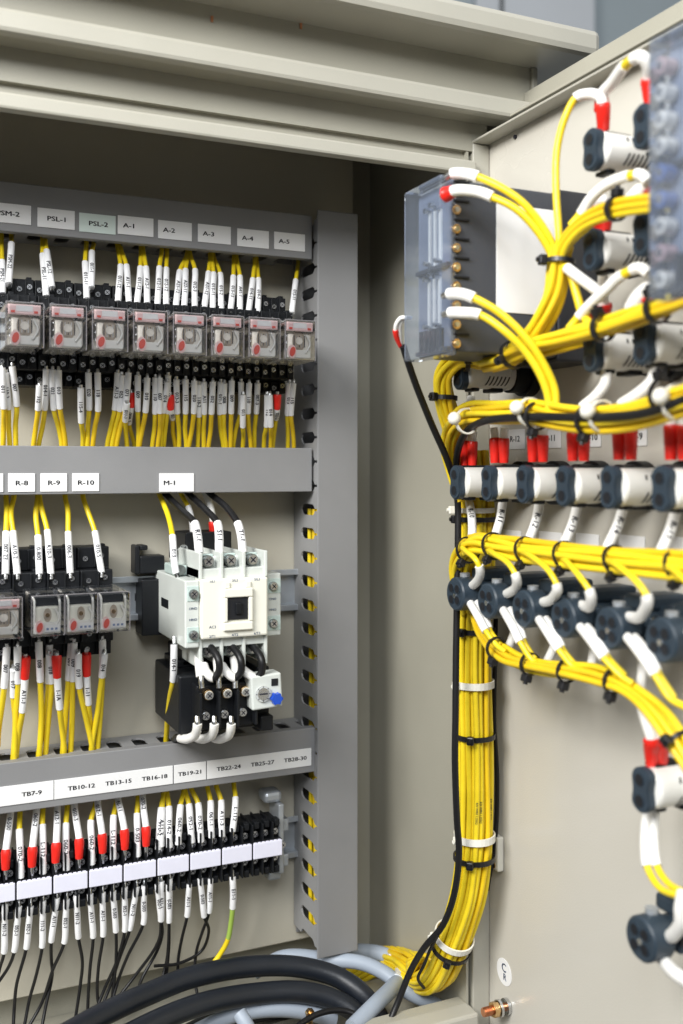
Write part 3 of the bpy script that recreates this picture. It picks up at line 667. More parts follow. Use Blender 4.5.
# =====================================================================  TERMINAL BLOCKS
TP = .0341*.755/3; TY = .755; ZT = -.3065
xe = .2885
for i in range(30):
    x1 = xe-i*TP; x0 = x1-TP
    if x1 < .03: break
    r = thing('terminal_block', 'black terminal block, %s from the right end of the row' % ORD[i], 'terminal block', ((x0+x1)/2, .79, ZT), 'black terminal blocks on the lowest rail')
    m = MB(); m.box((x0+.0002, TY+.001, ZT-.0065), (x1-.0002, .789, ZT+.0065), 'black_plastic', .0006)
    for sg in (1, -1):
        m.box((x0+.0002, TY+.0015, ZT+sg*.0065), (x0+.0016, .788, ZT+sg*.0205), 'black_plastic', .0005)
        m.box((x0+.0018, TY+.012, ZT+sg*.0065), (x1-.0002, .788, ZT+sg*.0185), 'black_plastic', .0005)
        m.box((x0+.0030, TY+.004, ZT+sg*.0160), (x1-.0012, TY+.0118, ZT+sg*.0215), 'black_plastic', .0006)
    m.build('body', r)
    for sg in (1, -1):
        m = MB(); screw(m, ((x0+x1)/2+.0006, TY+.0120, ZT+sg*.0105), .0026, h=.004); m.build('screw', r)
    if i % 3 == 0:
        m = MB(); xs0 = x1-3*TP+.0006; m.box((xs0, TY-.0006, ZT-.0063), (x1-.0006, TY+.0009, ZT+.0063), 'label_violet', .0006)
        for k in range(7): m.box((xs0+.0005+k*(3*TP-.002)/7, TY-.0004, ZT+.0060), (xs0+.0030+k*(3*TP-.002)/7, TY+.0008, ZT+.0069), 'label_violet', .0003)
        tag(m.build('marker_strip', None, ((x0+x1)/2, TY, ZT-.006)), 'blank white marker strip on the terminal blocks, %s from the right' % ORD[i//3], 'marker strip', 'blank marker strips')
eb = thing('end_bracket', 'grey end bracket clamping the right end of the terminal row', 'end bracket', (.293, .79, -.338))
m = MB(); m.box((xe+.0005, .766, -.3330), (xe+.0055, .789, -.2760), 'zinc', .0012); m.box((xe-.010, .770, -.2758), (xe+.0055, .788, -.2665), 'zinc', .003); m.box((xe-.006, .772, -.3400), (xe+.0055, .788, -.3332), 'zinc', .002)
m.box((xe+.0057, .770, -.3290), (xe+.0110, .786, -.3190), 'zinc', .001); m.box((xe+.0057, .770, -.3000), (xe+.0110, .786, -.2900), 'zinc', .001); m.build('bracket', eb)
m = MB(); m.cyl((xe+.003, .7658, -.308), (xe+.003, .7635, -.308), .0026, 'steel', 14); screw(m, (xe+.003, .7634, -.308), .0022); m.build('screw', eb)

RB = [(c7, 38, 262, 30, 330, 22, 395, 20, 465), (c7, 132, 245, 126, 310, 118, 385, 115, 455), (c7, 206, 245, 206, 300, 203, 370, 200, 440), (c7, 268, 235, 275, 290, 285, 355, 285, 425), (c7, 352, 228, 358, 270, 368, 338, 370, 405), (c7, 425, 212, 435, 255, 448, 322, 450, 392), (c7, 514, 200, 518, 250, 526, 312, 527, 380), (c7, -45, 275, -55, 340, -60, 408, -62, 475)]
tt = ['A11-1', '0-500', '060-2', 'A12-1', '050-3', '012-1', 'N-11', '070-2']
nlab = 0
for i, (c, ax, ay, bx, by, ex, ey, fx, fy) in enumerate(sorted(RB, key=lambda t: t[1])):
    P4 = [c(ax+2, ay-40), c(ax, ay), c(bx, by), c(ex, ey), c(fx, fy), c(fx+1, fy+38)]
    Ys = [.778, .774, .765, .758, .757, .759]
    wire('%s red booted white wire from the left above the terminal blocks' % ORD[i], [PY(x, y, Y) for (x, y), Y in zip(P4, Ys)], [('w', 0, 3), ('r', 3, 4), ('s', 4, 5)], r=.0018, rs=.0026, texts=[tt[i]], group='red booted wires above the terminal blocks')
YW = [(c7, -25, 280, -28, 330, -20, 500), (c7, 72, 258, 70, 322, 75, 495), (c7, 155, 245, 153, 305, 155, 480), (c7, 243, 235, 238, 300, 240, 467), (c7, 347, 222, 328, 290, 331, 447), (c7, 422, 210, 410, 272, 408, 427), (c7, 498, 198, 494, 265, 495, 418), (c7, 592, 182, 581, 245, 571, 392),
      (c8, 12, 185, 8, 245, 4, 382), (c8, 24, 183, 32, 240, 34, 385), (c8, 86, 178, 74, 235, 66, 375), (c8, 90, 178, 104, 232, 115, 368), (c8, 112, 172, 137, 228, 148, 366), (c8, 170, 165, 182, 220, 186, 350), (c8, 202, 162, 220, 218, 224, 345), (c8, 266, 160, 272, 207, 262, 328)]
for i, (c, ax, ay, bx, by, ex, ey) in enumerate(YW):
    P4 = [c(ax, ay-45), c(ax, ay), c(bx, by), c((bx+ex)/2+random.uniform(-2, 2), (by+ey)/2), c(ex, ey), c(ex, ey+35)]
    Ys = [.780, .776, .768, .762, .760, .762]
    wire('%s yellow wire from the left dropping from the lowest duct to the terminals' % ORD[i], [PY(x, y, Y) for (x, y), Y in zip(P4, Ys)], [('y', 0, 2), ('w', 2, 4), ('s', 4, 5)], r=.0020, rs=.0027, texts=[random.choice(['060-2', '061-1', '0-503', '070-2', 'L-112', '052-1', 'A11-3', '014-2'])], group='yellow wires above the terminal blocks')
LO = [(c7, 18, 590, 15, 765, [(0, 820), (-20, 900)]), (c7, 68, 600, 52, 760, [(30, 820), (-10, 880)]), (c7, 110, 600, 95, 750, [(60, 880), (52, 960), (48, 1030)]), (c7, 155, 580, 152, 745, [(130, 850), (105, 940), (88, 1030)]), (c7, 205, 570, 185, 725, [(185, 790), (188, 850), (165, 960), (150, 1040)]), (c7, 240, 575, 232, 730, [(190, 830), (150, 950), (100, 1040)]),
      (c7, 275, 560, 283, 712, [(297, 800), (290, 880), (268, 1030)]), (c7, 325, 555, 336, 710, [(325, 820), (318, 920), (315, 1030)]), (c7, 370, 550, 372, 705, [(355, 820), (352, 930), (370, 1000)]), (c7, 408, 545, 418, 690, [(418, 800), (408, 900), (395, 1000)]), (c7, 450, 530, 450, 688, [(420, 800), (380, 890), (340, 990)]), (c7, 492, 530, 468, 683, [(430, 790), (400, 880), (360, 980)]),
      (c7, 520, 525, 517, 662, [(460, 780), (425, 870), (400, 960)]), (c7, 568, 520, 580, 650, [(570, 730), (480, 860), (400, 960)]), (c7, 608, 520, 610, 650, [(607, 740), (600, 800), (580, 880)]),
      (c8, 5, 510, 5, 650, [(8, 700), (-10, 760), (-60, 850), (-80, 900)]), (c8, 35, 500, 33, 655, [(32, 740), (25, 830), (15, 900)]), (c8, 105, 520, 98, 634, [(78, 720), (65, 800), (65, 880)]), (c8, 145, 500, 159, 635, [(176, 690), (150, 760), (70, 805), (-20, 815)]), (c8, 182, 500, 177, 620, [(150, 700), (130, 770), (125, 860), (135, 920)])]
for i, (c, ax, ay, bx, by, rest) in enumerate(LO):
    q = [c(ax, ay-30), c(ax, ay), c((ax+bx)/2, (ay+by)/2), c(bx, by)]+[c(*p) for p in rest]
    Ys = [.762, .760, .763, .766]+[.775, .782, .778, .772, .768][:len(rest)]
    wire('%s black wire from the left hanging below the terminals from a white sleeve' % ORD[i], [PY(x, y, Y) for (x, y), Y in zip(q, Ys)], [('s', 0, 1), ('w', 1, 3), ('k', 3, len(q)-1)], r=.00125, rs=.0024, texts=[random.choice(['A11-1', 'L-115', '052-1', '0-503', 'N11-2', '111-2'])], group='black wires below the terminal blocks')
q = [c8(262, 470), c8(262, 492), c8(264, 550), c8(262, 605), c8(256, 660), c8(243, 725), c8(215, 775), c8(190, 812), c8(180, 850)]
wire('green and yellow earth wire with white sleeve at the right of the terminal row', [PY(x, y, Y) for (x, y), Y in zip(q, [.762, .760, .762, .765, .77, .775, .778, .778, .775])], [('s', 0, 1), ('w', 1, 3), ('n', 3, 4.8), ('y', 4.8, 8)], r=.0021, rs=.0027, texts=['E11-1'])

# =====================================================================  CABLES ON THE CABINET FLOOR
def cab_line(label, pts, k, r, name='cable', **kw):
    return wire(label, [PY(x, y, Y) for x, y, Y in pts], [(k, 0, len(pts)-1)], r=r, cat='cable', name=name, n=10, seg=16, **kw)
cab_line('thick black cable arching along the cabinet bottom, upper one', [(40, 1050, .66), (104, 1014, .69), (148, 994, .71), (192, 977, .725), (250, 966.5, .735), (300, 967, .735), (337, 977, .725), (362, 994, .71), (380, 1020, .70), (386, 1060, .69)], 'C', .0078)
cab_line('thick black cable arching just below the upper black cable', [(110, 1045, .67), (162, 1019, .69), (206, 1003, .705), (256, 994, .715), (300, 992, .715), (334, 1000, .71), (358, 1016, .70), (372, 1050, .69)], 'C', .0078)
cab_line('thick black cable deepest in the cabinet bottom, mostly hidden', [(150, 1060, .71), (200, 1030, .73), (250, 1012, .745), (300, 1006, .75), (345, 1012, .75), (375, 1040, .74)], 'C', .0085)
cab_line('pale grey cable curving behind the duct foot and down over the sill', [(255, 972, .775), (284, 957, .765), (334, 960, .752), (362, 963, .735), (386, 974, .715), (405, 990, .700), (440, 1008, .690), (470, 1035, .68)], 'c', .0057)
cab_line('pale grey cable bent sharply at a taped elbow by the yellow bundle', [(300, 962, .790), (345, 952, .780), (378, 953, .765), (398, 962, .745), (402, 974, .722), (394, 986, .700), (376, 1004, .678), (352, 1028, .664)], 'c', .0062)
cab_line('short pale grey cable end pointing up in the bottom foreground', [(239, 1013, .690), (246, 1024, .684), (258, 1050, .678)], 'c', .0052)
cab_line('grey cable lying under the thick black cables', [(180, 1040, .72), (225, 1018, .715), (262, 1010, .715), (300, 1011, .715), (335, 1020, .71)], 'c', .0055)
m = MB(); P = cr([PY(392, 957, .751), PY(399, 963, .743), PY(402, 972, .725), PY(396, 983, .705)], 5); m.tube(P, [.0067+.0004*math.sin(i*2.3) for i in range(len(P))], 'tape', 16)
tag(m.build('tape_wrap', None, P[0]), 'clear whitish tape wrapped round the elbow of the grey cable', 'tape')
cab_line('thin black wire lying along the front sill under the cables', [(285, 1035, .68), (318, 1014, .69), (345, 1011, .69), (370, 1022, .68)], 'k', .0022)
for px in (309,):
    c = PY(px, 1012, .70); m = MB(); m.cyl(c, c+Vector((0, -.004, 0)), .0035, 'brass', 6); m.cyl(c+Vector((0, -.004, 0)), c+Vector((0, -.008, 0)), .002, 'brass', 10)
    m.cyl(c-Vector((0, 0, .004)), c-Vector((0, 0, .06)), .003, 'brass', 10)
    tag(m.build('earth_stud', None, c), 'small brass stud under the black cables at the cabinet bottom', 'stud')

# =====================================================================  LAMPS AND SOCKETS ON THE DOOR
XE = .360
def lobe(r, waist, n=40):
    out = []
    for i in range(n):
        t = 2*math.pi*i/n; k = 1-waist*abs(math.cos(t))**5
        out.append((r*.80*math.cos(t)*k, r*math.sin(t)))
    return out
def lamp(Y, Z, label, XE=XE):
    r = thing('pilot_lamp', label, 'pilot lamp', (XD, Y, Z), 'white pilot lamps on the door')
    m = MB(); ol_ = lobe(.0120, .40)
    m.prism(ol_, (1, 0, 0), .0040, 'navy_plastic', (XE, Y, Z), (0, 1, 0), (0, 0, 1))
    m.prism([(a*.92, b*.92) for a, b in ol_], (1, 0, 0), .0010, 'navy_plastic', (XE-.0009, Y, Z), (0, 1, 0), (0, 0, 1))
    for s in (1, -1):
        m.cyl((XE-.0013, Y, Z+s*.0056), (XE-.0008, Y, Z+s*.0056), .0036, 'navy_plastic', 16)
        m.cyl((XE-.0016, Y, Z+s*.0056), (XE-.0012, Y, Z+s*.0056), .0031, 'dark_hole', 16)
    m.build('end_cap', r)
    m = MB(); m.cyl((XE+.0041, Y, Z), (XE+.0056, Y, Z), .0098, 'white_plastic', 36, r2=.0106); m.cyl((XE+.0056, Y, Z), (XE+.0360, Y, Z), .0106, 'white_plastic', 36, r2=.0108)
    m.cyl((XE+.0361, Y, Z), (XE+.0400, Y, Z), .0112, 'white_plastic', 36)
    def arc(x, a0, a1, sl, wd=.0006):
        vs = []; fs = []; K = 6
        for k in range(K+1):
            a = a0+(a1-a0)*k/K; xx = x+sl*k/K
            for e in (0, wd*2): vs.append((xx+e, Y-.01100*math.cos(a), Z+.01100*math.sin(a)))
        for k in range(K): fs.append((2*k, 2*k+1, 2*k+3, 2*k+2))
        m.add(vs, fs, 'dark_hole')
    for k in range(6): arc(XE+.0165+k*.0032, rad(-52), rad(-14), .0016)
    for k in range(3): arc(XE+.0170+k*.0038, rad(22), rad(38), .0008)
    m.build('body', r)
    m = MB(); m.cyl((XE+.0405, Y, Z), (XE+.0520, Y, Z), .0128, 'black_plastic', 28); m.cyl((XE+.0520, Y, Z), (XD, Y, Z), .0150, 'black_plastic', 28)
    m.box((XE+.009, Y-.003, Z-.0126), (XE+.015, Y+.008, Z-.0100), 'black_plastic', .0008); m.box((XE+.024, Y-.004, Z-.0130), (XE+.034, Y+.008, Z-.0100), 'black_plastic', .0008); m.box((XE+.010, Y-.001, Z+.0095), (XE+.028, Y+.009, Z+.0120), 'black_plastic', .0008)
    m.build('clamp_ring', r)
    return r
def rsocket(Y, Z, label):
    r = thing('contact_block', label, 'contact block', (XD, Y, Z), 'navy contact blocks on the door')
    m = MB(); m.cyl((XE+.0005, Y, Z), (XE+.0125, Y, Z), .0118, 'navy_plastic', 36); m.cyl((XE-.0006, Y, Z), (XE+.0005, Y, Z), .0108, 'navy_plastic', 36, r2=.0117)
    for a in (45, 135, 225, 315):
        cy, cz = Y+.0056*math.cos(rad(a)), Z+.0056*math.sin(rad(a))
        m.cyl((XE-.0012, cy, cz), (XE-.0006, cy, cz), .0034, 'navy_plastic', 14); m.cyl((XE-.0015, cy, cz), (XE-.0012, cy, cz), .0028, 'dark_hole', 14)
    m.cyl((XE-.0012, Y, Z-.0012), (XE-.0006, Y, Z-.0012), .0018, 'steel', 10); m.build('front_disc', r)
    m = MB(); m.cyl((XE+.0125, Y, Z), (XE+.0330, Y, Z), .0085, 'navy_plastic', 20); m.box((XE+.0170, Y-.0105, Z-.0075), (XE+.0310, Y+.0085, Z+.0065), 'navy_plastic', .0012)
    m.box((XE+.0330, Y-.0125, Z-.0110), (XD-.0005, Y+.0125, Z+.0120), 'navy_plastic', .0020); m.box((XE+.0200, Y-.0040, Z+.0080), (XE+.0520, Y+.0125, Z+.0170), 'navy_plastic', .0022)
    m.box((XE+.0160, Y-.0120, Z-.0020), (XE+.0200, Y-.0103, Z+.0020), 'black_plastic', .0005); m.build('block', r)
    m = MB()
    for s in (1, -1): m.cyl((XE+.0230, Y-.0100, Z+s*.0042), (XE+.0230, Y-.0125, Z+s*.0042), .0026, 'steel', 12)
    m.cyl((XE+.0090, Y+.002, Z+.0110), (XE+.0090, Y+.002, Z+.0142), .0036, 'zinc', 14); m.build('terminal_screw', r)
    return r
def Yof(px): return PX(px, 400, XE).y
YD = [Yof(455.5)-k*.0409 for k in range(6)]
ZD, ZE = -.0112, -.0888
for k, y in enumerate(YD):
    lamp(y, ZD+(.0004 if k < 3 else 0), '%s white pilot lamp from the hinge in the row with paired red boots' % ORD[k])
    rsocket(y, ZE, '%s navy four-hole contact block from the hinge in its row' % ORD[k])
lamp(Yof(459), .0655, 'white pilot lamp with black clamp ring just under the clear-fronted box')
for row, z in (('top', .179), ('second', .1226), ('third', .0655)):
    for cn, px in (('left', 591), ('right', 642)):
        lamp(Yof(px), z, 'white slotted pilot lamp, %s column, %s row right of the dark box' % (cn, row))
lamp(Yof(641), -.170, 'lone white pilot lamp with two red boots below the yellow bundles')
rsocket(Yof(641), -.2485, 'lone navy contact block at the lower right edge of the door')
# door tags
def dtag(px0, px1, y0, y1, t, label):
    a = PX(px0, y0, XD-.0006); b = PX(px1, y1, XD-.0006)
    m = MB(); z0, z1 = min(a.z, b.z), max(a.z, b.z)
    m.box((XD-.0009, b.y, z0), (XD-.0002, a.y, z1), 'label', .0002)
    if t: m.text(t, (XD-.0011, (a.y+b.y)/2, (z0+z1)/2), (0, -1, 0), (0, 0, 1), .0060, wx=1.1)
    tag(m.build('name_tag', None, (XD, (a.y+b.y)/2, z0)), label, 'tag', 'white name tags on the door')
for i, (a, b, t) in enumerate(((506, 525, 'R-12'), (541, 561, 'R-11'), (583, 601, 'R-10'), (629, 647, 'R-9'))):
    dtag(a, b, 430-i*.6, 449-i*1.1, t, 'white tag reading %s on the door above the long lamp row' % t)
for i, (a, b) in enumerate(((500, 521), (539, 562), (576, 599), (619, 645), (670, 700))):
    dtag(a, b, 529+i*1.8, 549+i*3, '', 'blank white tag, %s from the hinge, behind the upper yellow bundle' % ORD[i])

# =====================================================================  DARK BOXES WITH CLEAR COVERS
def cbox(Yn, Yw, XF, z0, z1, label, second=False):
    r = thing('current_relay_box', label, 'relay box', (XD, Yn+Yw/2, z0), 'dark boxes with clear terminal covers')
    Y1 = Yn+Yw; xb = XF+.0105
    m = MB(); m.box((xb, Yn, z0+.001), (XF+.0862, Y1, z1-.0015), 'box_grey', .0015); m.build('front_case', r)
    m = MB(); m.box((XF+.0864, Yn-.0015, z0-.0015), (XD, Y1+.001, z1+.001), 'box_dark', .0015); m.build('rear_case', r)
    m = MB(); m.box((XF, Yn-.0005, z0-.001), (xb+.001, Y1+.0005, z1+.0005), 'clear_cover', .0012)
    m.build('clear_cover', r)
    m = MB()
    H = z1-z0
    for (u, s0, s1) in ((.32, .55, .85), (.46, .52, .88), (.60, .55, .86), (.34, .18, .46), (.48, .16, .48), (.62, .18, .46)):
        yy = Yn+Yw*u; m.box((xb-.0025, yy-.0012, z0+H*s0), (xb-.0005, yy+.0012, z0+H*s1), 'white_plastic', .0004); m.cyl((xb-.0060, yy, z0+H*s1), (xb-.0026, yy, z0+H*s1), .0018, 'steel', 10); m.cyl((xb-.0060, yy, z0+H*s0), (xb-.0026, yy, z0+H*s0), .0015, 'steel', 10)
    for zz in (.50, .02):
        m.box((xb-.004, Yn+.003, z0+H*(zz)), (xb-.001, Y1-.003, z0+H*(zz+.025)), 'box_grey', .0004)
    for k in range(5): m.box((xb-.005, Yn+Yw*(.25+.12*k), z0+H*.03), (xb-.001, Yn+Yw*(.31+.12*k), z0+H*.16), 'box_dark', .0003)
    m.box((xb-.0008, Yn+.002, z0+.002), (xb-.0002, Y1-.002, z1-.002), 'board')
    m.build('terminal_board', r)
    side = Yn
    for k in range(9):
        zz = z0+H*(.055+.108*k)
        m = MB(); m.cyl((xb+.0002, side-.0008, zz), (xb+.0002, side-.0022, zz), .0028, 'brass', 16); m.cyl((xb+.0002, side-.0023, zz), (xb+.0002, side-.0032, zz), .0017, 'steel', 10); m.build('terminal_screw', r)
        m = MB(); m.box((xb-.001, side-.0016, zz+H*.050), (xb+.0095, side-.0001, zz+H*.062), 'dark_hole', .0002); m.build('divider', r)
    return r
XF = .575*.526
YnB = .42/.798
bA = cbox(YnB, .046, XF, .0690, .1765, 'dark grey box with clear terminal cover and white side label on the door')
m = MB(); a = PY(496, 207, YnB); b = PY(555, 314, YnB); m.box((a.x, YnB-.0006, PY(525, 314, YnB).z), (b.x, YnB-.0001, PY(525, 207, YnB).z), 'label', .0002); m.build('side_label', bA)
Y2 = XF/.880
b2 = cbox(Y2-.046, .046, XF, .0740, .1860, 'blurred dark box with clear terminal cover at the right edge of the picture')
# ferrules crowding the far side of the second box
for k in range(9):
    m = MB(); zz = .0815+k*.0116
    cmat = {1: 'pinkish', 3: 'blue_term', 4: 'blue_term', 8: 'pinkish'}.get(k, 'relay_body')
    m.cyl((XF+.0085, Y2-.0055, zz), (XF+.0018, Y2-.0050, zz), .0036, cmat, 16); m.cyl((XF+.0018, Y2-.005, zz), (XF+.0012, Y2-.005, zz), .0022, 'steel', 12)
    m.build('terminal_lug', b2)

# =====================================================================  DOOR WIRING
GU = 'wires around the pilot lamps'
def dw(label, pts, kinds, r=.0019, rs=.0027, texts=None, group=None, **kw):
    """points (px,py,X) -> where the sight line meets the plane at distance X from the hinge side"""
    return wire(label, [PX(x, y, X) for x, y, X in pts], kinds, r=r, rs=rs, texts=texts, group=group, face=FD, **kw)
def boots(px, py, py2, X, label, dx=9, n=2, up=None):
    for i in range(n):
        x = px+dx*i
        dw(label+(', left one' if i == 0 else ', right one') if n > 1 else label, [(x-1+2*i, py-12, X+.002*i), (x, py-2, X+.002*i), (x, (py+py2)/2, X+.002*i), (x, py2, X+.002*i)], [('W', 0, 1), ('r', 1, 3)], rs=.0028, group='red crimp boots above the lamps')
# long lamp row: paired boots
for k, px in enumerate((459.5, 490, 529, 569, 615, 667)):
    w = 8+k*1.0
    py = (443, 440, 437, 434, 430, 427)[k]; pe = (466, 463, 462, 461, 460, 460)[k]
    x0 = px+(5 if k < 2 else 4)
    boots(x0, py, pe, .3745, 'red boot on the %s lamp from the hinge in the long row' % ORD[k], dx=w)
# down leads of long lamp row
for k, (a, b) in enumerate((((468.7, 500), (472, 536)), ((503, 500), (494.5, 538)), ((539.6, 502), (528, 543)), ((578, 504), (563, 547)), ((625, 503), (607, 549)), ((677, 508), (659.6, 555)))):
    mx = ((a[0]+b[0])/2+1.5, (a[1]+b[1])/2)
    dw('white sleeved lead under the %s lamp from the hinge, running into the yellow bundle' % ORD[k], [(*a, .385), (*mx, .378), (*b, .372), (b[0]-2, b[1]+8, .370)], [('W', 0, 2), ('y', 2, 3)], texts=['R-1%d' % k], rs=.0031, group='white leads under the long lamp row')
# curls from bundle into contact blocks
EC = [[(462, 548, .362), (466.5, 551.6, .358), (476, 560, .356), (479.5, 567, .358), (479.5, 577, .362), (470, 588, .370)],
      [(488, 550, .362), (494.5, 554, .356), (509, 564, .354), (515.5, 575, .355), (516.5, 586, .360), (505, 595, .370)],
      [(522, 552, .362), (529, 555, .356), (549, 571, .353), (557, 586, .354), (553, 598, .360), (541, 603, .370)],
      [(562, 558, .362), (569, 564, .356), (580, 577, .353), (590, 592, .354), (590, 606, .360), (581, 605, .370)],
      [(606, 560, .362), (616.6, 565, .354), (638, 583, .350), (647, 597, .351), (641, 616, .358), (629, 617, .368)],
      [(664, 566, .362), (675, 571, .354), (694, 590, .350), (703, 610, .351), (700, 626, .358), (690, 632, .368)]]
for k, p in enumerate(EC):
    dw('yellow wire curling from the bundle into the top of the %s contact block' % ORD[k], p, [('y', 0, 2.8), ('W', 2.8, 5)], rs=.0031, group='curling wires above the contact blocks')
EL = [[(469, 601, .368), (472, 606, .364), (479, 618, .359), (486, 631, .358), (496.6, 645, .360), (506, 652, .362)],
      [(502, 608, .368), (505, 613, .363), (513, 627, .357), (520, 642, .356), (531, 659, .359), (541, 666, .361)],
      [(537, 617, .368), (541, 622, .362), (550, 636, .356), (559, 650, .355), (571, 665, .358), (582, 671, .360)],
      [(577, 624, .368), (582, 629, .362), (593, 643, .355), (604, 658, .354), (621, 676, .357), (633, 684, .359)],
      [(624, 634, .368), (630, 640, .361), (643, 657, .354), (655, 675, .352), (670, 698, .354), (690, 709, .356)]]
for k, p in enumerate(EL):
    dw('thick white sleeved yellow wire from the %s contact block down to the lower bundle' % ORD[k], p, [('W', 0, 3), ('y', 3, 5)], rs=.0029, group='white sleeved wires below the contact blocks')
    q = [(x+(7 if i < 3 else 4), y, X+.005) for i, (x, y, X) in enumerate(p[:5])]
    dw('second white sleeved wire just behind the first at the %s contact block' % ORD[k], q, [('W', 0, 2.8), ('y', 2.8, 4)], rs=.0027, group='white sleeved wires below the contact blocks')
for k, (a, b) in enumerate((((517, 622), (507, 651)), ((557, 638), (546, 664)), ((594, 642), (590, 673)), ((643, 655), (640, 690)))):
    dw('short white sleeve passing behind the lower bundle below the %s contact block' % ORD[k+1], [(*a, .388), ((a[0]+b[0])/2+1, (a[1]+b[1])/2, .384), (*b, .378)], [('W', 0, 1), ('W', 1, 2)], rs=.0030, group='short sleeves behind the lower bundle')
dw('white sleeve running from the lower bundle to the red boot of the lone lamp', [(640, 690, .370), (643, 708, .368), (648, 725, .368), (652, 738, .368), (652, 750, .370), (653, 766, .372)], [('W', 0, 3), ('r', 3, 5)], rs=.0034)
dw('red boot beside the sleeved boot on the lone lamp', [(658, 722, .372), (660, 738, .372), (661, 750, .374), (661, 764, .376)], [('W', 0, 1), ('r', 1, 3)], rs=.0032)
for i, (p, lb) in enumerate(((  [(648, 812, .374), (646, 822, .372), (645, 845, .370), (647, 866, .368), (658, 886, .366), (676, 895, .364), (700, 897, .362)], 'left'), ([(655, 812, .378), (654, 822, .376), (654, 845, .374), (657, 866, .372), (667, 882, .370), (682, 891, .368), (700, 893, .366)], 'right'))):
    dw('white sleeved yellow wire curving right below the lone lamp, %s one' % lb, p, [('W', 0, 3), ('y', 3, 6)], rs=.0027)
dw('white sleeved lead entering the top of the lone contact block', [(684, 893, .362), (681, 908, .362), (681, 922, .364), (674, 934, .368), (668, 937, .372)], [('W', 0, 2), ('W', 2, 4)], rs=.0036)
dw('white sleeved lead leaving the bottom of the lone contact block', [(662, 958, .372), (667, 965, .368), (676, 974, .364), (692, 984, .362)], [('W', 0, 2), ('W', 2, 3)], rs=.0036)

# upper lamps
dw('long yellow wire rising from the black tie to the top left lamp', [(560, 262, .352), (559, 235, .351), (556, 190, .351), (557, 150, .353), (565, 118, .356), (576, 98, .360), (590, 94, .364), (601, 98, .367), (603, 108, .368), (603.5, 130, .372)], [('y', 0, 5), ('W', 5, 7.6), ('r', 7.6, 9)], rs=.0032, r=.0022)
dw('white jumper with yellow centre joining the red boots of the two top lamps', [(602, 112, .372), (602, 96, .370), (613, 82, .366), (624, 67, .362), (632, 60, .360), (642, 57, .360), (648, 66, .364), (649, 78, .368), (651, 104, .372)], [('r', 0, 1), ('W', 1, 3.2), ('y', 3.2, 4.1), ('W', 4.1, 7), ('r', 7, 8)], rs=.0034, r=.0028)
for nm, z0, yy in (('second', 0, ((581, 214), (590, 200), (604, 187), (620, 179), (634, 175), (641, 175), (648, 182))), ('third', 0, ((579, 317), (590, 305), (606, 290), (616, 280), (628, 272), (640, 268), (649, 274)))):
    pts = [(x, y, .355+.001*i) for i, (x, y) in enumerate(yy)]
    dw('white sleeved jumper with yellow end arching over the %s row lamps' % nm, [(pts[0][0]-10, pts[0][1]+12, .352)]+pts, [('y', 0, 1), ('W', 1, 4.6), ('y', 4.6, 5.4), ('W', 5.4, 7)], rs=.0032, r=.0026)
dw('red boot on the left lamp of the second row', [(597, 198, .366), (602, 204, .368), (602, 216, .370), (602, 230, .372)], [('W', 0, 1), ('r', 1, 3)], rs=.0048)
dw('red boot on the right lamp of the second row', [(632, 200, .362), (641, 190, .364), (648, 184, .366), (650, 200, .370)], [('W', 0, 2), ('r', 2, 3)], rs=.0044)
dw('red boot on the left lamp of the third row', [(600, 296, .368), (600, 304, .368), (600, 312, .370), (600, 324, .372)], [('W', 0, 1), ('r', 1, 3)], rs=.0050)
dw('red boot on the right lamp of the third row', [(632, 310, .362), (640, 297, .363), (650, 290, .365), (652, 294, .366), (652, 308, .370)], [('W', 0, 3), ('r', 3, 4)], rs=.0048)
dw('white sleeve crossing down right from the black tie to the third row lamp', [(560, 262, .352), (567, 268, .352), (580, 278, .355), (595, 289, .360), (604, 296, .366)], [('y', 0, 1), ('W', 1, 4)], rs=.0032, r=.0026)
dw('thin yellow wire dropping from the tie towards the right hand bundle', [(562, 258, .355), (571, 275, .356), (577, 296, .357), (583, 315, .357), (594, 328, .356)], [('y', 0, 4)], r=.0025)
dw('white lead hanging below the left lamp of the third row', [(607, 372, .372), (605, 384, .368), (596, 396, .364), (583, 407, .362)], [('W', 0, 2), ('W', 2, 3)], rs=.0033)
dw('white lead hanging below the right lamp of the third row', [(657, 370, .370), (652, 382, .366), (640, 393, .362), (622, 405, .360)], [('W', 0, 2), ('W', 2, 3)], rs=.0036)
dw('white lead rising behind the tie bundle under the second row lamp', [(604, 268, .390), (602, 285, .392), (600, 300, .392)], [('W', 0, 1), ('W', 1, 2)], rs=.0030)
dw('white lead hanging below the lamp under the clear-fronted box', [(471, 398, .385), (468, 408, .380), (464, 422, .374)], [('W', 0, 1), ('W', 1, 2)], rs=.0030)
# wires from the clear-covered box
zb = YnB-.004
def bw(label, pts, kinds, **kw):
    return wire(label, [PY(x, y, Y) for x, y, Y in pts], kinds, face=FD, group='wires on the clear-fronted box', **kw)
bw('yellow wire with long white sleeve from the topmost terminal of the clear-fronted box', [(446, 178, zb), (452, 174, zb-.004), (466, 174, zb-.012), (478, 177, zb-.018), (500, 187, zb-.028), (522, 202, zb-.036), (542, 226, zb-.040), (556, 252, zb-.042), (560, 266, zb-.042)], [('s', 0, 1), ('W', 1, 3), ('y', 3, 8)], r=.0023, rs=.0034)
bw('yellow wire with red boot and white sleeve from the second terminal of the box', [(441, 196, zb), (447, 194, zb-.004), (456, 190.5, zb-.010), (478, 192, zb-.018), (492, 197, zb-.024), (516, 209, zb-.034), (538, 232, zb-.040), (552, 256, zb-.042), (557, 272, zb-.042)], [('s', 0, .5), ('r', .5, 1.7), ('W', 1.7, 4), ('y', 4, 8)], r=.0023, rs=.0034)
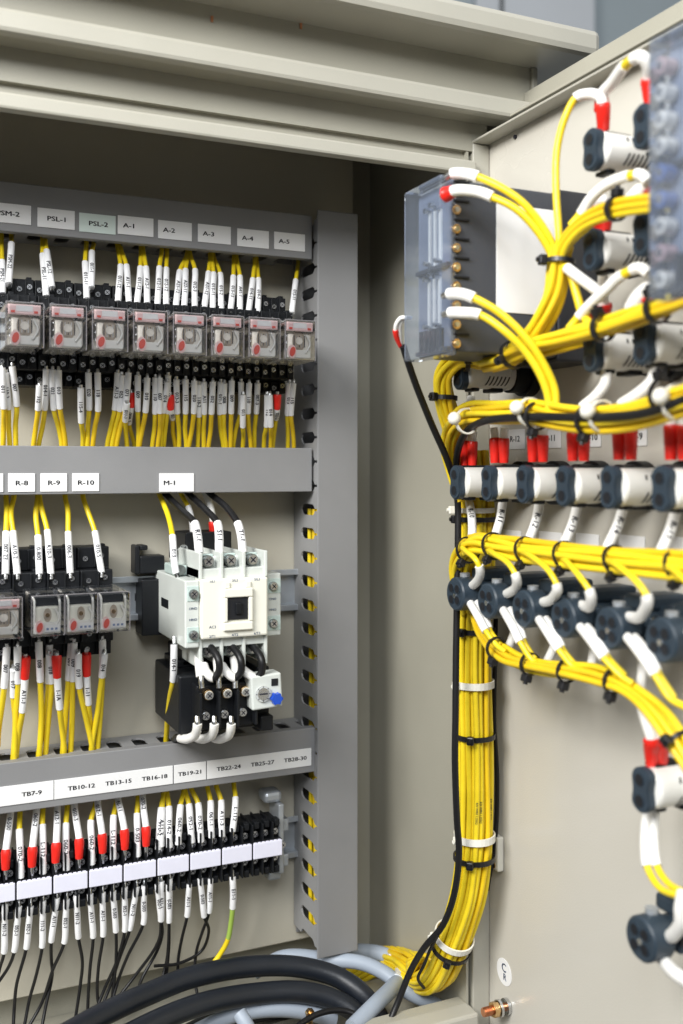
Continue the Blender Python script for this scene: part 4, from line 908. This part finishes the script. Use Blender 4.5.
bw('yellow wire looping down from the upper of two low terminals of the box', [(443, 296, zb), (449, 294, zb-.005), (462, 294, zb-.014), (474, 298, zb-.020), (500, 313, zb-.030), (526, 338, zb-.038), (545, 366, zb-.042), (555, 390, zb-.044), (556, 408, zb-.044)], [('s', 0, 1), ('W', 1, 3), ('y', 3, 8)], r=.0024, rs=.0035)
bw('yellow wire looping down from the lowest sleeved terminal of the box', [(443, 315, zb), (450, 313, zb-.005), (463, 313, zb-.014), (480, 315, zb-.020), (502, 329, zb-.030), (524, 350, zb-.036), (540, 374, zb-.040), (548, 396, zb-.042), (549, 410, zb-.042)], [('s', 0, 1), ('W', 1, 3), ('y', 3, 8)], r=.0024, rs=.0035)
wire('black cable falling from the red booted wires left of the box to the hinge side', [PY(*p) for p in ((403, 346, .585), (408, 362, .59), (416, 385, .595), (432, 425, .605), (448, 462, .612), (457, 495, .620), (458, 540, .620), (457, 600, .618), (456, 660, .616), (455.5, 720, .614), (455, 760, .614), (457, 820, .616), (459, 855, .618), (454, 895, .622), (443, 925, .630), (424, 948, .645), (410, 972, .66), (398, 1002, .665), (384, 1035, .66))], [('k', 0, 18)], r=.0024, n=5, seg=10)
wire('thin black cable tight along the right of the main yellow bundle', [PY(*p) for p in ((496, 600, .634), (495, 660, .636), (494, 720, .636), (497, 780, .636), (495, 840, .638), (487, 890, .640))], [('k', 0, 5)], r=.0018)
for i, off in enumerate((0, 4)):
    wire('small %s wire curving at the lower left of the clear cover' % ('cream' if i == 0 else 'red booted'), [PY(*p) for p in ((408+off, 318, .574), (401+off, 318, .576), (396+off, 325, .58), (396+off, 335, .584), (401, 347, .588))], [('W', 0, 2.5), ('r' if i == 0 else 'W', 2.5, 4)], r=.0012, rs=.0014)

# ---------- bundles of yellow wires
def bundle(label, group, path, n, R, r, kinds='y', prints=(), twist=0., flat=1., seedv=1, nn=6, loose=None, wob=1., texts='KIV WIRE 1.25SQ'):
    rnd = random.Random(seedv); P = cr(path, nn); fr = frames_of(P)
    offs = []; k = 0
    while len(offs) < n:   # sunflower packing
        rr = R*math.sqrt((k+.5)/n); a = k*2.39996; offs.append((rr*math.cos(a), rr*math.sin(a)*flat)); k += 1
    for i, (a, b) in enumerate(offs):
        ph = rnd.uniform(0, 6.28); am = rnd.uniform(.15, .45)*r*wob; pts = []
        for j, p in enumerate(P):
            u, w = fr[j]; t = twist*j/len(P); L = loose[min(len(loose)-1, int(j*len(loose)/len(P)))] if loose else 1.
            aa = (a*math.cos(t)-b*math.sin(t))*L+am*math.sin(j*.35+ph); bb = (a*math.sin(t)+b*math.cos(t))*L+am*math.cos(j*.29+ph)
            pts.append(p+u*aa+w*bb)
        m = MB(); mt = KM[kinds[i % len(kinds)]][1]; m.tube(pts, r, mt, 9)
        if i in prints: m.text_tube(texts, pts[len(pts)//3:len(pts)//3+14], r, FD, r*1.0)
        tag(m.build('wire', None, pts[0]), label, 'wire', group)
tr = [(470.5, 452, .636), (473.5, 480, .634), (476.5, 520, .632), (475.5, 580, .632), (473.5, 640, .632), (473.5, 700, .632), (474.5, 760, .632), (475, 810, .632), (474, 848, .632), (469, 888, .634), (461, 917, .640), (452, 943, .648), (444, 962, .658), (435, 975, .670), (424, 978, .690), (412, 970, .712), (400, 963, .740), (384, 960, .770), (352, 978, .785)]
bundle('yellow wire in the thick main bundle running down beside the door hinge', 'yellow wires of the main vertical bundle', [PY(*p) for p in tr], 31, .0122, .0021, 'yyyY', prints=range(16, 31, 2), twist=.2, wob=.5, seedv=3,
       loose=[1]*14+[.95, .95, 1.0, .9, .8, .8])
lp = [(600, 331, .475), (560, 341, .498), (516, 352, .535), (487, 360, .565), (460, 358, .592), (444, 375, .607), (445, 400, .613), (454, 430, .618), (466, 470, .626), (472, 520, .632), (474, 600, .632)]
bundle('yellow wire of the bundle passing under the box and bending down at the hinge side', 'yellow wires of the bundle under the box', [PY(*p) for p in lp], 9, .0062, .0020, 'Yyy', seedv=5, twist=.8)
bundle('yellow wire of the bundle rising right from under the box across the third row lamps', 'yellow wires of the upper right bundle', [PX(*p) for p in ((505, 357, .345), (530, 346, .346), (560, 338, .347), (604, 327, .347), (640, 315, .347), (683, 298, .346), (730, 275, .345))], 7, .0047, .0020, 'yY', seedv=8, twist=.7)
bundle('yellow wire in the curved bundle from the black tie down to the box bottom', 'yellow wires of the curved bundle below the tie', [PX(*p) for p in ((562, 245, .352), (559, 262, .352), (555, 290, .352), (545, 315, .350), (527, 342, .348), (508, 358, .348), (488, 364, .350))], 9, .0056, .0021, 'yY', seedv=9, twist=.4)
bundle('yellow wire in the bundle from the black tie right across the second row lamps', 'yellow wires of the second row bundle', [PX(*p) for p in ((559, 264, .352), (564, 248, .351), (575, 232, .350), (590, 218, .349), (612, 209, .348), (650, 204, .348), (700, 200, .347))], 5, .0036, .0020, 'yY', seedv=10, twist=.3)
h1 = [(466, 500, .378), (455, 470, .372), (450, 448, .366), (454, 428, .362), (470, 414, .357), (500, 411, .354), (530, 412, .352), (565, 418, .351), (602, 418, .351), (640, 414, .351), (683, 402, .350), (730, 386, .349)]
bundle('yellow wire of the loose bundle wrapped round a black cable above the lamp row', 'yellow wires of the loose bundle above the lamp row', [PX(*p) for p in h1], 10, .0066, .0020, 'yY', seedv=12, twist=.8)
dw('black cable threaded through the loose yellow bundle above the lamp row', [(455, 480, .372), (458, 450, .364), (468, 430, .356), (485, 421, .350), (520, 417, .346), (565, 417, .344), (605, 417, .344), (645, 413, .344), (690, 398, .344)], [('k', 0, 8)], r=.0025)
h2 = [(468, 610, .385), (461, 585, .378), (459, 568, .374), (464, 552, .370), (478, 544, .367), (500, 547, .366), (523, 551, .366), (575, 557, .365), (625, 562, .365), (683, 567, .364), (730, 571, .364)]
bundle('yellow wire of the straight tied bundle above the contact blocks', 'yellow wires of the bundle above the contact blocks', [PX(*p) for p in h2], 10, .0068, .0021, 'yyY', seedv=14, twist=.25, wob=.6)
h3 = [(478, 610, .380), (484, 632, .374), (493, 646, .368), (508, 657, .364), (530, 664, .362), (567, 671, .360), (600, 677, .360), (625, 686, .360), (650, 706, .360), (674, 735, .360), (700, 775, .360)]
bundle('yellow wire of the lower tied bundle sagging below the contact blocks', 'yellow wires of the lower door bundle', [PX(*p) for p in h3], 6, .0044, .0020, 'yyY', seedv=15, twist=.3)
# loose yellow loops by the cabinet foot
for i in range(7):
    rr = random.Random(40+i); o = i*2.2
    wire('loose yellow wire curling at the foot of the main bundle', [PY(*p) for p in ((450-o, 962+rr.uniform(-3, 3), .655), (436-o, 960-o*.3+rr.uniform(-4, 2), .668), (420-o*.3, 957+i*1.5, .682), (408, 962+i*3, .695), (415+o*.4, 974+i*2, .698), (430, 984+rr.uniform(-3, 2), .690))], [('y' if i % 2 else 'Y', 0, 5)], r=.0018, group='loose yellow wires at the bundle foot')
wire('thin black wire tangled in the yellow foot of the main bundle', [PY(*p) for p in ((438, 935, .632), (430, 950, .645), (424, 965, .652), (418, 978, .656), (424, 988, .66))], [('k', 0, 4)], r=.0012)
wire('yellow wire glimpsed behind the grey cables near the duct foot', [PY(*p) for p in ((350, 966, .79), (366, 973, .785), (380, 980, .78), (392, 978, .775))], [('Y', 0, 3)], r=.0022)

# ---------- cable ties
def tie(label, pts_or_c, axis, R, mt='tie_black', head=None, w=.0018, flat=1., grp=None, ball=False):
    """a strap round a bundle: centre, axis, radius; head direction"""
    c = Vector(pts_or_c); ax = Vector(axis).normalized(); r = thing('cable_tie', label, 'cable tie', c, grp)
    hd = Vector(head or (-1, -.4, 0)); hd = (hd-ax*hd.dot(ax)).normalized(); w2 = ax.cross(hd); n = 28
    m = MB(); vs = []
    for i in range(n):
        t = 2*math.pi*i/n; d = hd*math.cos(t)+w2*math.sin(t)*flat
        for s, q in ((-w, R), (w, R), (w, R+.0011), (-w, R+.0011)): vs.append(c+d*q+ax*s)
    fs = []
    for i in range(n):
        a = i*4; b_ = ((i+1) % n)*4
        for k in range(4): fs.append((a+k, a+(k+1) % 4, b_+(k+1) % 4, b_+k))
    m.add(vs, fs, mt); m.build('strap', r)
    if ball:
        m = MB(); bm = bmesh.new(); bmesh.ops.create_icosphere(bm, subdivisions=2, radius=.0045); bm.verts.index_update(); q = c+hd*(R+.002)
        m.add([v.co+q for v in bm.verts], [[v.index for v in f.verts] for f in bm.faces], mt, True); bm.free(); m.build('head', r); return r
    m = MB(); M = Matrix.Translation(c+hd*(R+.0026)) @ Matrix((( *w2, ), (*hd,), (*ax,))).transposed().to_4x4()
    m.box((-.0026, -.0022, -.0030), (.0026, .0026, .0030), mt, .0009, M=M); m.cyl(M @ Vector((0, .002, 0)), M @ Vector((0, .0040, 0)), .0015, mt, 8); m.build('head', r)
    return r
up = Vector((0, 0, 1))
for i, (x, y, mt, hd) in enumerate(((480, 519, 'tie_black', (-1, .2, 0)), (478, 630, 'tie_black', (-1, -.5, 0)), (477, 683, 'tie_white', (-1, -.2, 0)), (478, 735, 'tie_black', (-.8, -.9, 0)), (478, 836, 'tie_white', (-1, -.2, 0)), (477.5, 857, 'tie_black', (-.8, -.9, 0)))):
    tie('%s %s cable tie down the main bundle' % (ORD[i], 'white' if 'white' in mt else 'black'), PY(x-3.5, y, .632), up, .0143, mt, hd, w=.0025 if 'white' in mt else .0018, grp='cable ties on the main bundle')
ax = PY(444, 972, .662)-PY(464, 920, .640)
tie('white cable tie where the main bundle bends at the bottom', PY(454, 937, .6460), ax, .0143, 'tie_white', (-1, 0, .4), w=.0024, grp='cable ties on the main bundle')
tie('black cable tie just under the white one at the bottom bend', PY(450.5, 947, .6490), ax, .0143, 'tie_black', (-.6, -.9, 0), w=.0016, grp='cable ties on the main bundle')
tie('white cable tie with long head beside the first contact lamp', PY(474, 510, .632), up, .0140, 'tie_white', (-1, .3, .1), w=.0018, grp='cable ties on the main bundle')
tie('black cable tie gathering wires in front of the white side label', PX(560, 262, .352), (.1, 0, 1), .0076, 'tie_black', (-1, .3, 0), w=.0013)
tie('black cable tie on the bundle across the second row lamps', PX(616, 209, .348), PX(650, 204, .348)-PX(590, 216, .349), .0056, 'tie_black', (0, -.3, 1), w=.0018)
tie('black cable tie under the left lamp of the third row', PX(603, 328, .347), PX(640, 315, .347)-PX(560, 338, .347), .0066, 'tie_black', (-.4, -.5, 1), w=.0018)
tie('black cable tie under the right lamp of the third row', PX(657, 309, .347), PX(683, 298, .346)-PX(640, 315, .347), .0066, 'tie_black', (-.4, -.5, 1), w=.0018)
tie('black cable tie where two bundles cross below the dark box', PX(513, 355, .347), PX(527, 342, .348)-PX(495, 363, .348), .0080, 'tie_black', (-1, -.3, -.3), w=.0016)
tie('black cable tie on the bend left of the lamp under the box', PY(445, 398, .613), (0.05, 0, 1), .0078, 'tie_black', (-1, -.2, 0), w=.0016)
tie('black cable tie on the yellow wires above the lamp under the box', PY(466, 358, .586), (1, -.4, .05), .0082, 'tie_black', (-.2, -.8, -.2), w=.0016)
for i, (x, y) in enumerate(((467, 421), (530, 412), (602, 416), (676, 402))):
    c = PX(x, y, .350); tie('%s white cable tie from the hinge on the loose bundle above the lamps' % ORD[i], c, PX(x+10, y, .350)-PX(x-10, y+(3 if i == 0 else 0), .350), .0078, 'tie_white', (-.75, -.8, .15), w=.0012, grp='white ties above the lamp row', ball=True)
for i, (x, y) in enumerate(((537, 421), (588, 425), (663, 400))):
    tie('%s black cable tie from the hinge on the loose bundle above the lamps' % ORD[i], PX(x, y-5, .350), PX(x+10, y, .350)-PX(x-10, y, .350), .0076, 'tie_black', (-.3, -.5, -1 if i < 2 else 1), w=.0014, grp='black ties above the lamp row')
for i, (x, y) in enumerate(((468, 550), (494, 546), (527, 551), (566, 556), (617, 561), (679, 567))):
    a = PX(x+9, y+1, .366)-PX(x-9, y-1, .366); a.z += .006
    tie('%s black cable tie from the hinge on the straight bundle above the contact blocks' % ORD[i], PX(x, y, .366), a, .0084, 'tie_black', (-.8, -.5, -.9), w=.0009, grp='black ties on the straight bundle')
for i, (x, y) in enumerate(((496, 648), (530, 664), (567, 671), (614, 681), (679, 741))):
    j = min(i, 3); a = (PX(x+9, y+3, .361)-PX(x-9, y-3, .361))
    if i == 4: a = PX(690, 757, .36)-PX(668, 727, .36)
    tie('%s black cable tie from the hinge on the lower sagging bundle' % ORD[i], PX(x, y, .361), a, .0062, 'tie_black', (-.3, -.2, -1) if i < 4 else (-1, -.3, 0), w=.0012, grp='black ties on the lower bundle')
c = PX(500, 850, XD); m = MB(); m.box(c+Vector((-.006, -.006, -.014)), c+Vector((-.0003, .006, .012)), 'tie_white', .0012); m.cyl(c+Vector((-.0065, 0, -.010)), c+Vector((-.006, 0, -.010)), .003, 'brass', 12)
tag(m.build('screw_mount', None, c), 'white screw-on mount holding the main bundle to the door', 'mount')

# =====================================================================  LIGHT, CAMERA
W = bpy.data.worlds.new('World'); S.world = W; W.use_nodes = True
nt = W.node_tree; bg = nt.nodes['Background']; bg.inputs[1].default_value = .72
tcw = nt.nodes.new('ShaderNodeTexCoord'); sp = nt.nodes.new('ShaderNodeSeparateXYZ'); nt.links.new(tcw.outputs['Generated'], sp.inputs[0])
rp = nt.nodes.new('ShaderNodeValToRGB'); mrw = nt.nodes.new('ShaderNodeMapRange'); mrw.inputs[1].default_value = -1; mrw.inputs[2].default_value = 1
nt.links.new(sp.outputs[2], mrw.inputs[0]); nt.links.new(mrw.outputs[0], rp.inputs[0]); nt.links.new(rp.outputs[0], bg.inputs[0])
el = rp.color_ramp.elements; el[0].position = .42; el[0].color = (.05, .05, .05, 1); el[1].position = .80; el[1].color = (.95, .98, 1, 1)
e = el.new(.56); e.color = (.22, .23, .24, 1)
def area(name, loc, target, size, power, col=(1, 1, 1), sy=None):
    l = bpy.data.lights.new(name, 'AREA'); l.energy = power; l.color = col; l.shape = 'RECTANGLE'; l.size = size; l.size_y = sy or size
    o = bpy.data.objects.new(name, l); COL.objects.link(o); o.location = loc
    o.rotation_euler = (Vector(target)-Vector(loc)).to_track_quat('-Z', 'Y').to_euler()
    o['label'] = name.replace('_', ' '); return o
area('ceiling_light', (-.80, .02, .70), (.36, .62, -.1), .6, 31, (1, .985, .95), .5)
area('front_fill_light', (-.35, -.85, 1.00), (.4, .6, -.1), .9, 22, (.94, .97, 1), .7)  # added frontal fill for the white lamp bodies, not a window
cam = bpy.data.cameras.new('Camera'); co = bpy.data.objects.new('Camera', cam); COL.objects.link(co)
co.location = (0, 0, 0); co.rotation_euler = (rad(90), 0, -A)
cam.sensor_fit = 'HORIZONTAL'; cam.sensor_width = 36; cam.lens = 36*F/683
cam.shift_y = -(512-HZ)/683; cam.clip_start = .02; cam.clip_end = 20
cam.dof.use_dof = True; cam.dof.focus_distance = .75; cam.dof.aperture_fstop = 7.6
S.camera = co
S.render.engine = 'CYCLES'
S.cycles.transparent_max_bounces = 24; S.cycles.max_bounces = 8
S.view_settings.view_transform = 'Standard'; S.view_settings.look = 'None'; S.view_settings.exposure = 0; S.view_settings.gamma = 1
for o in list(bpy.data.objects):
    if '_o' in o: del o['_o']
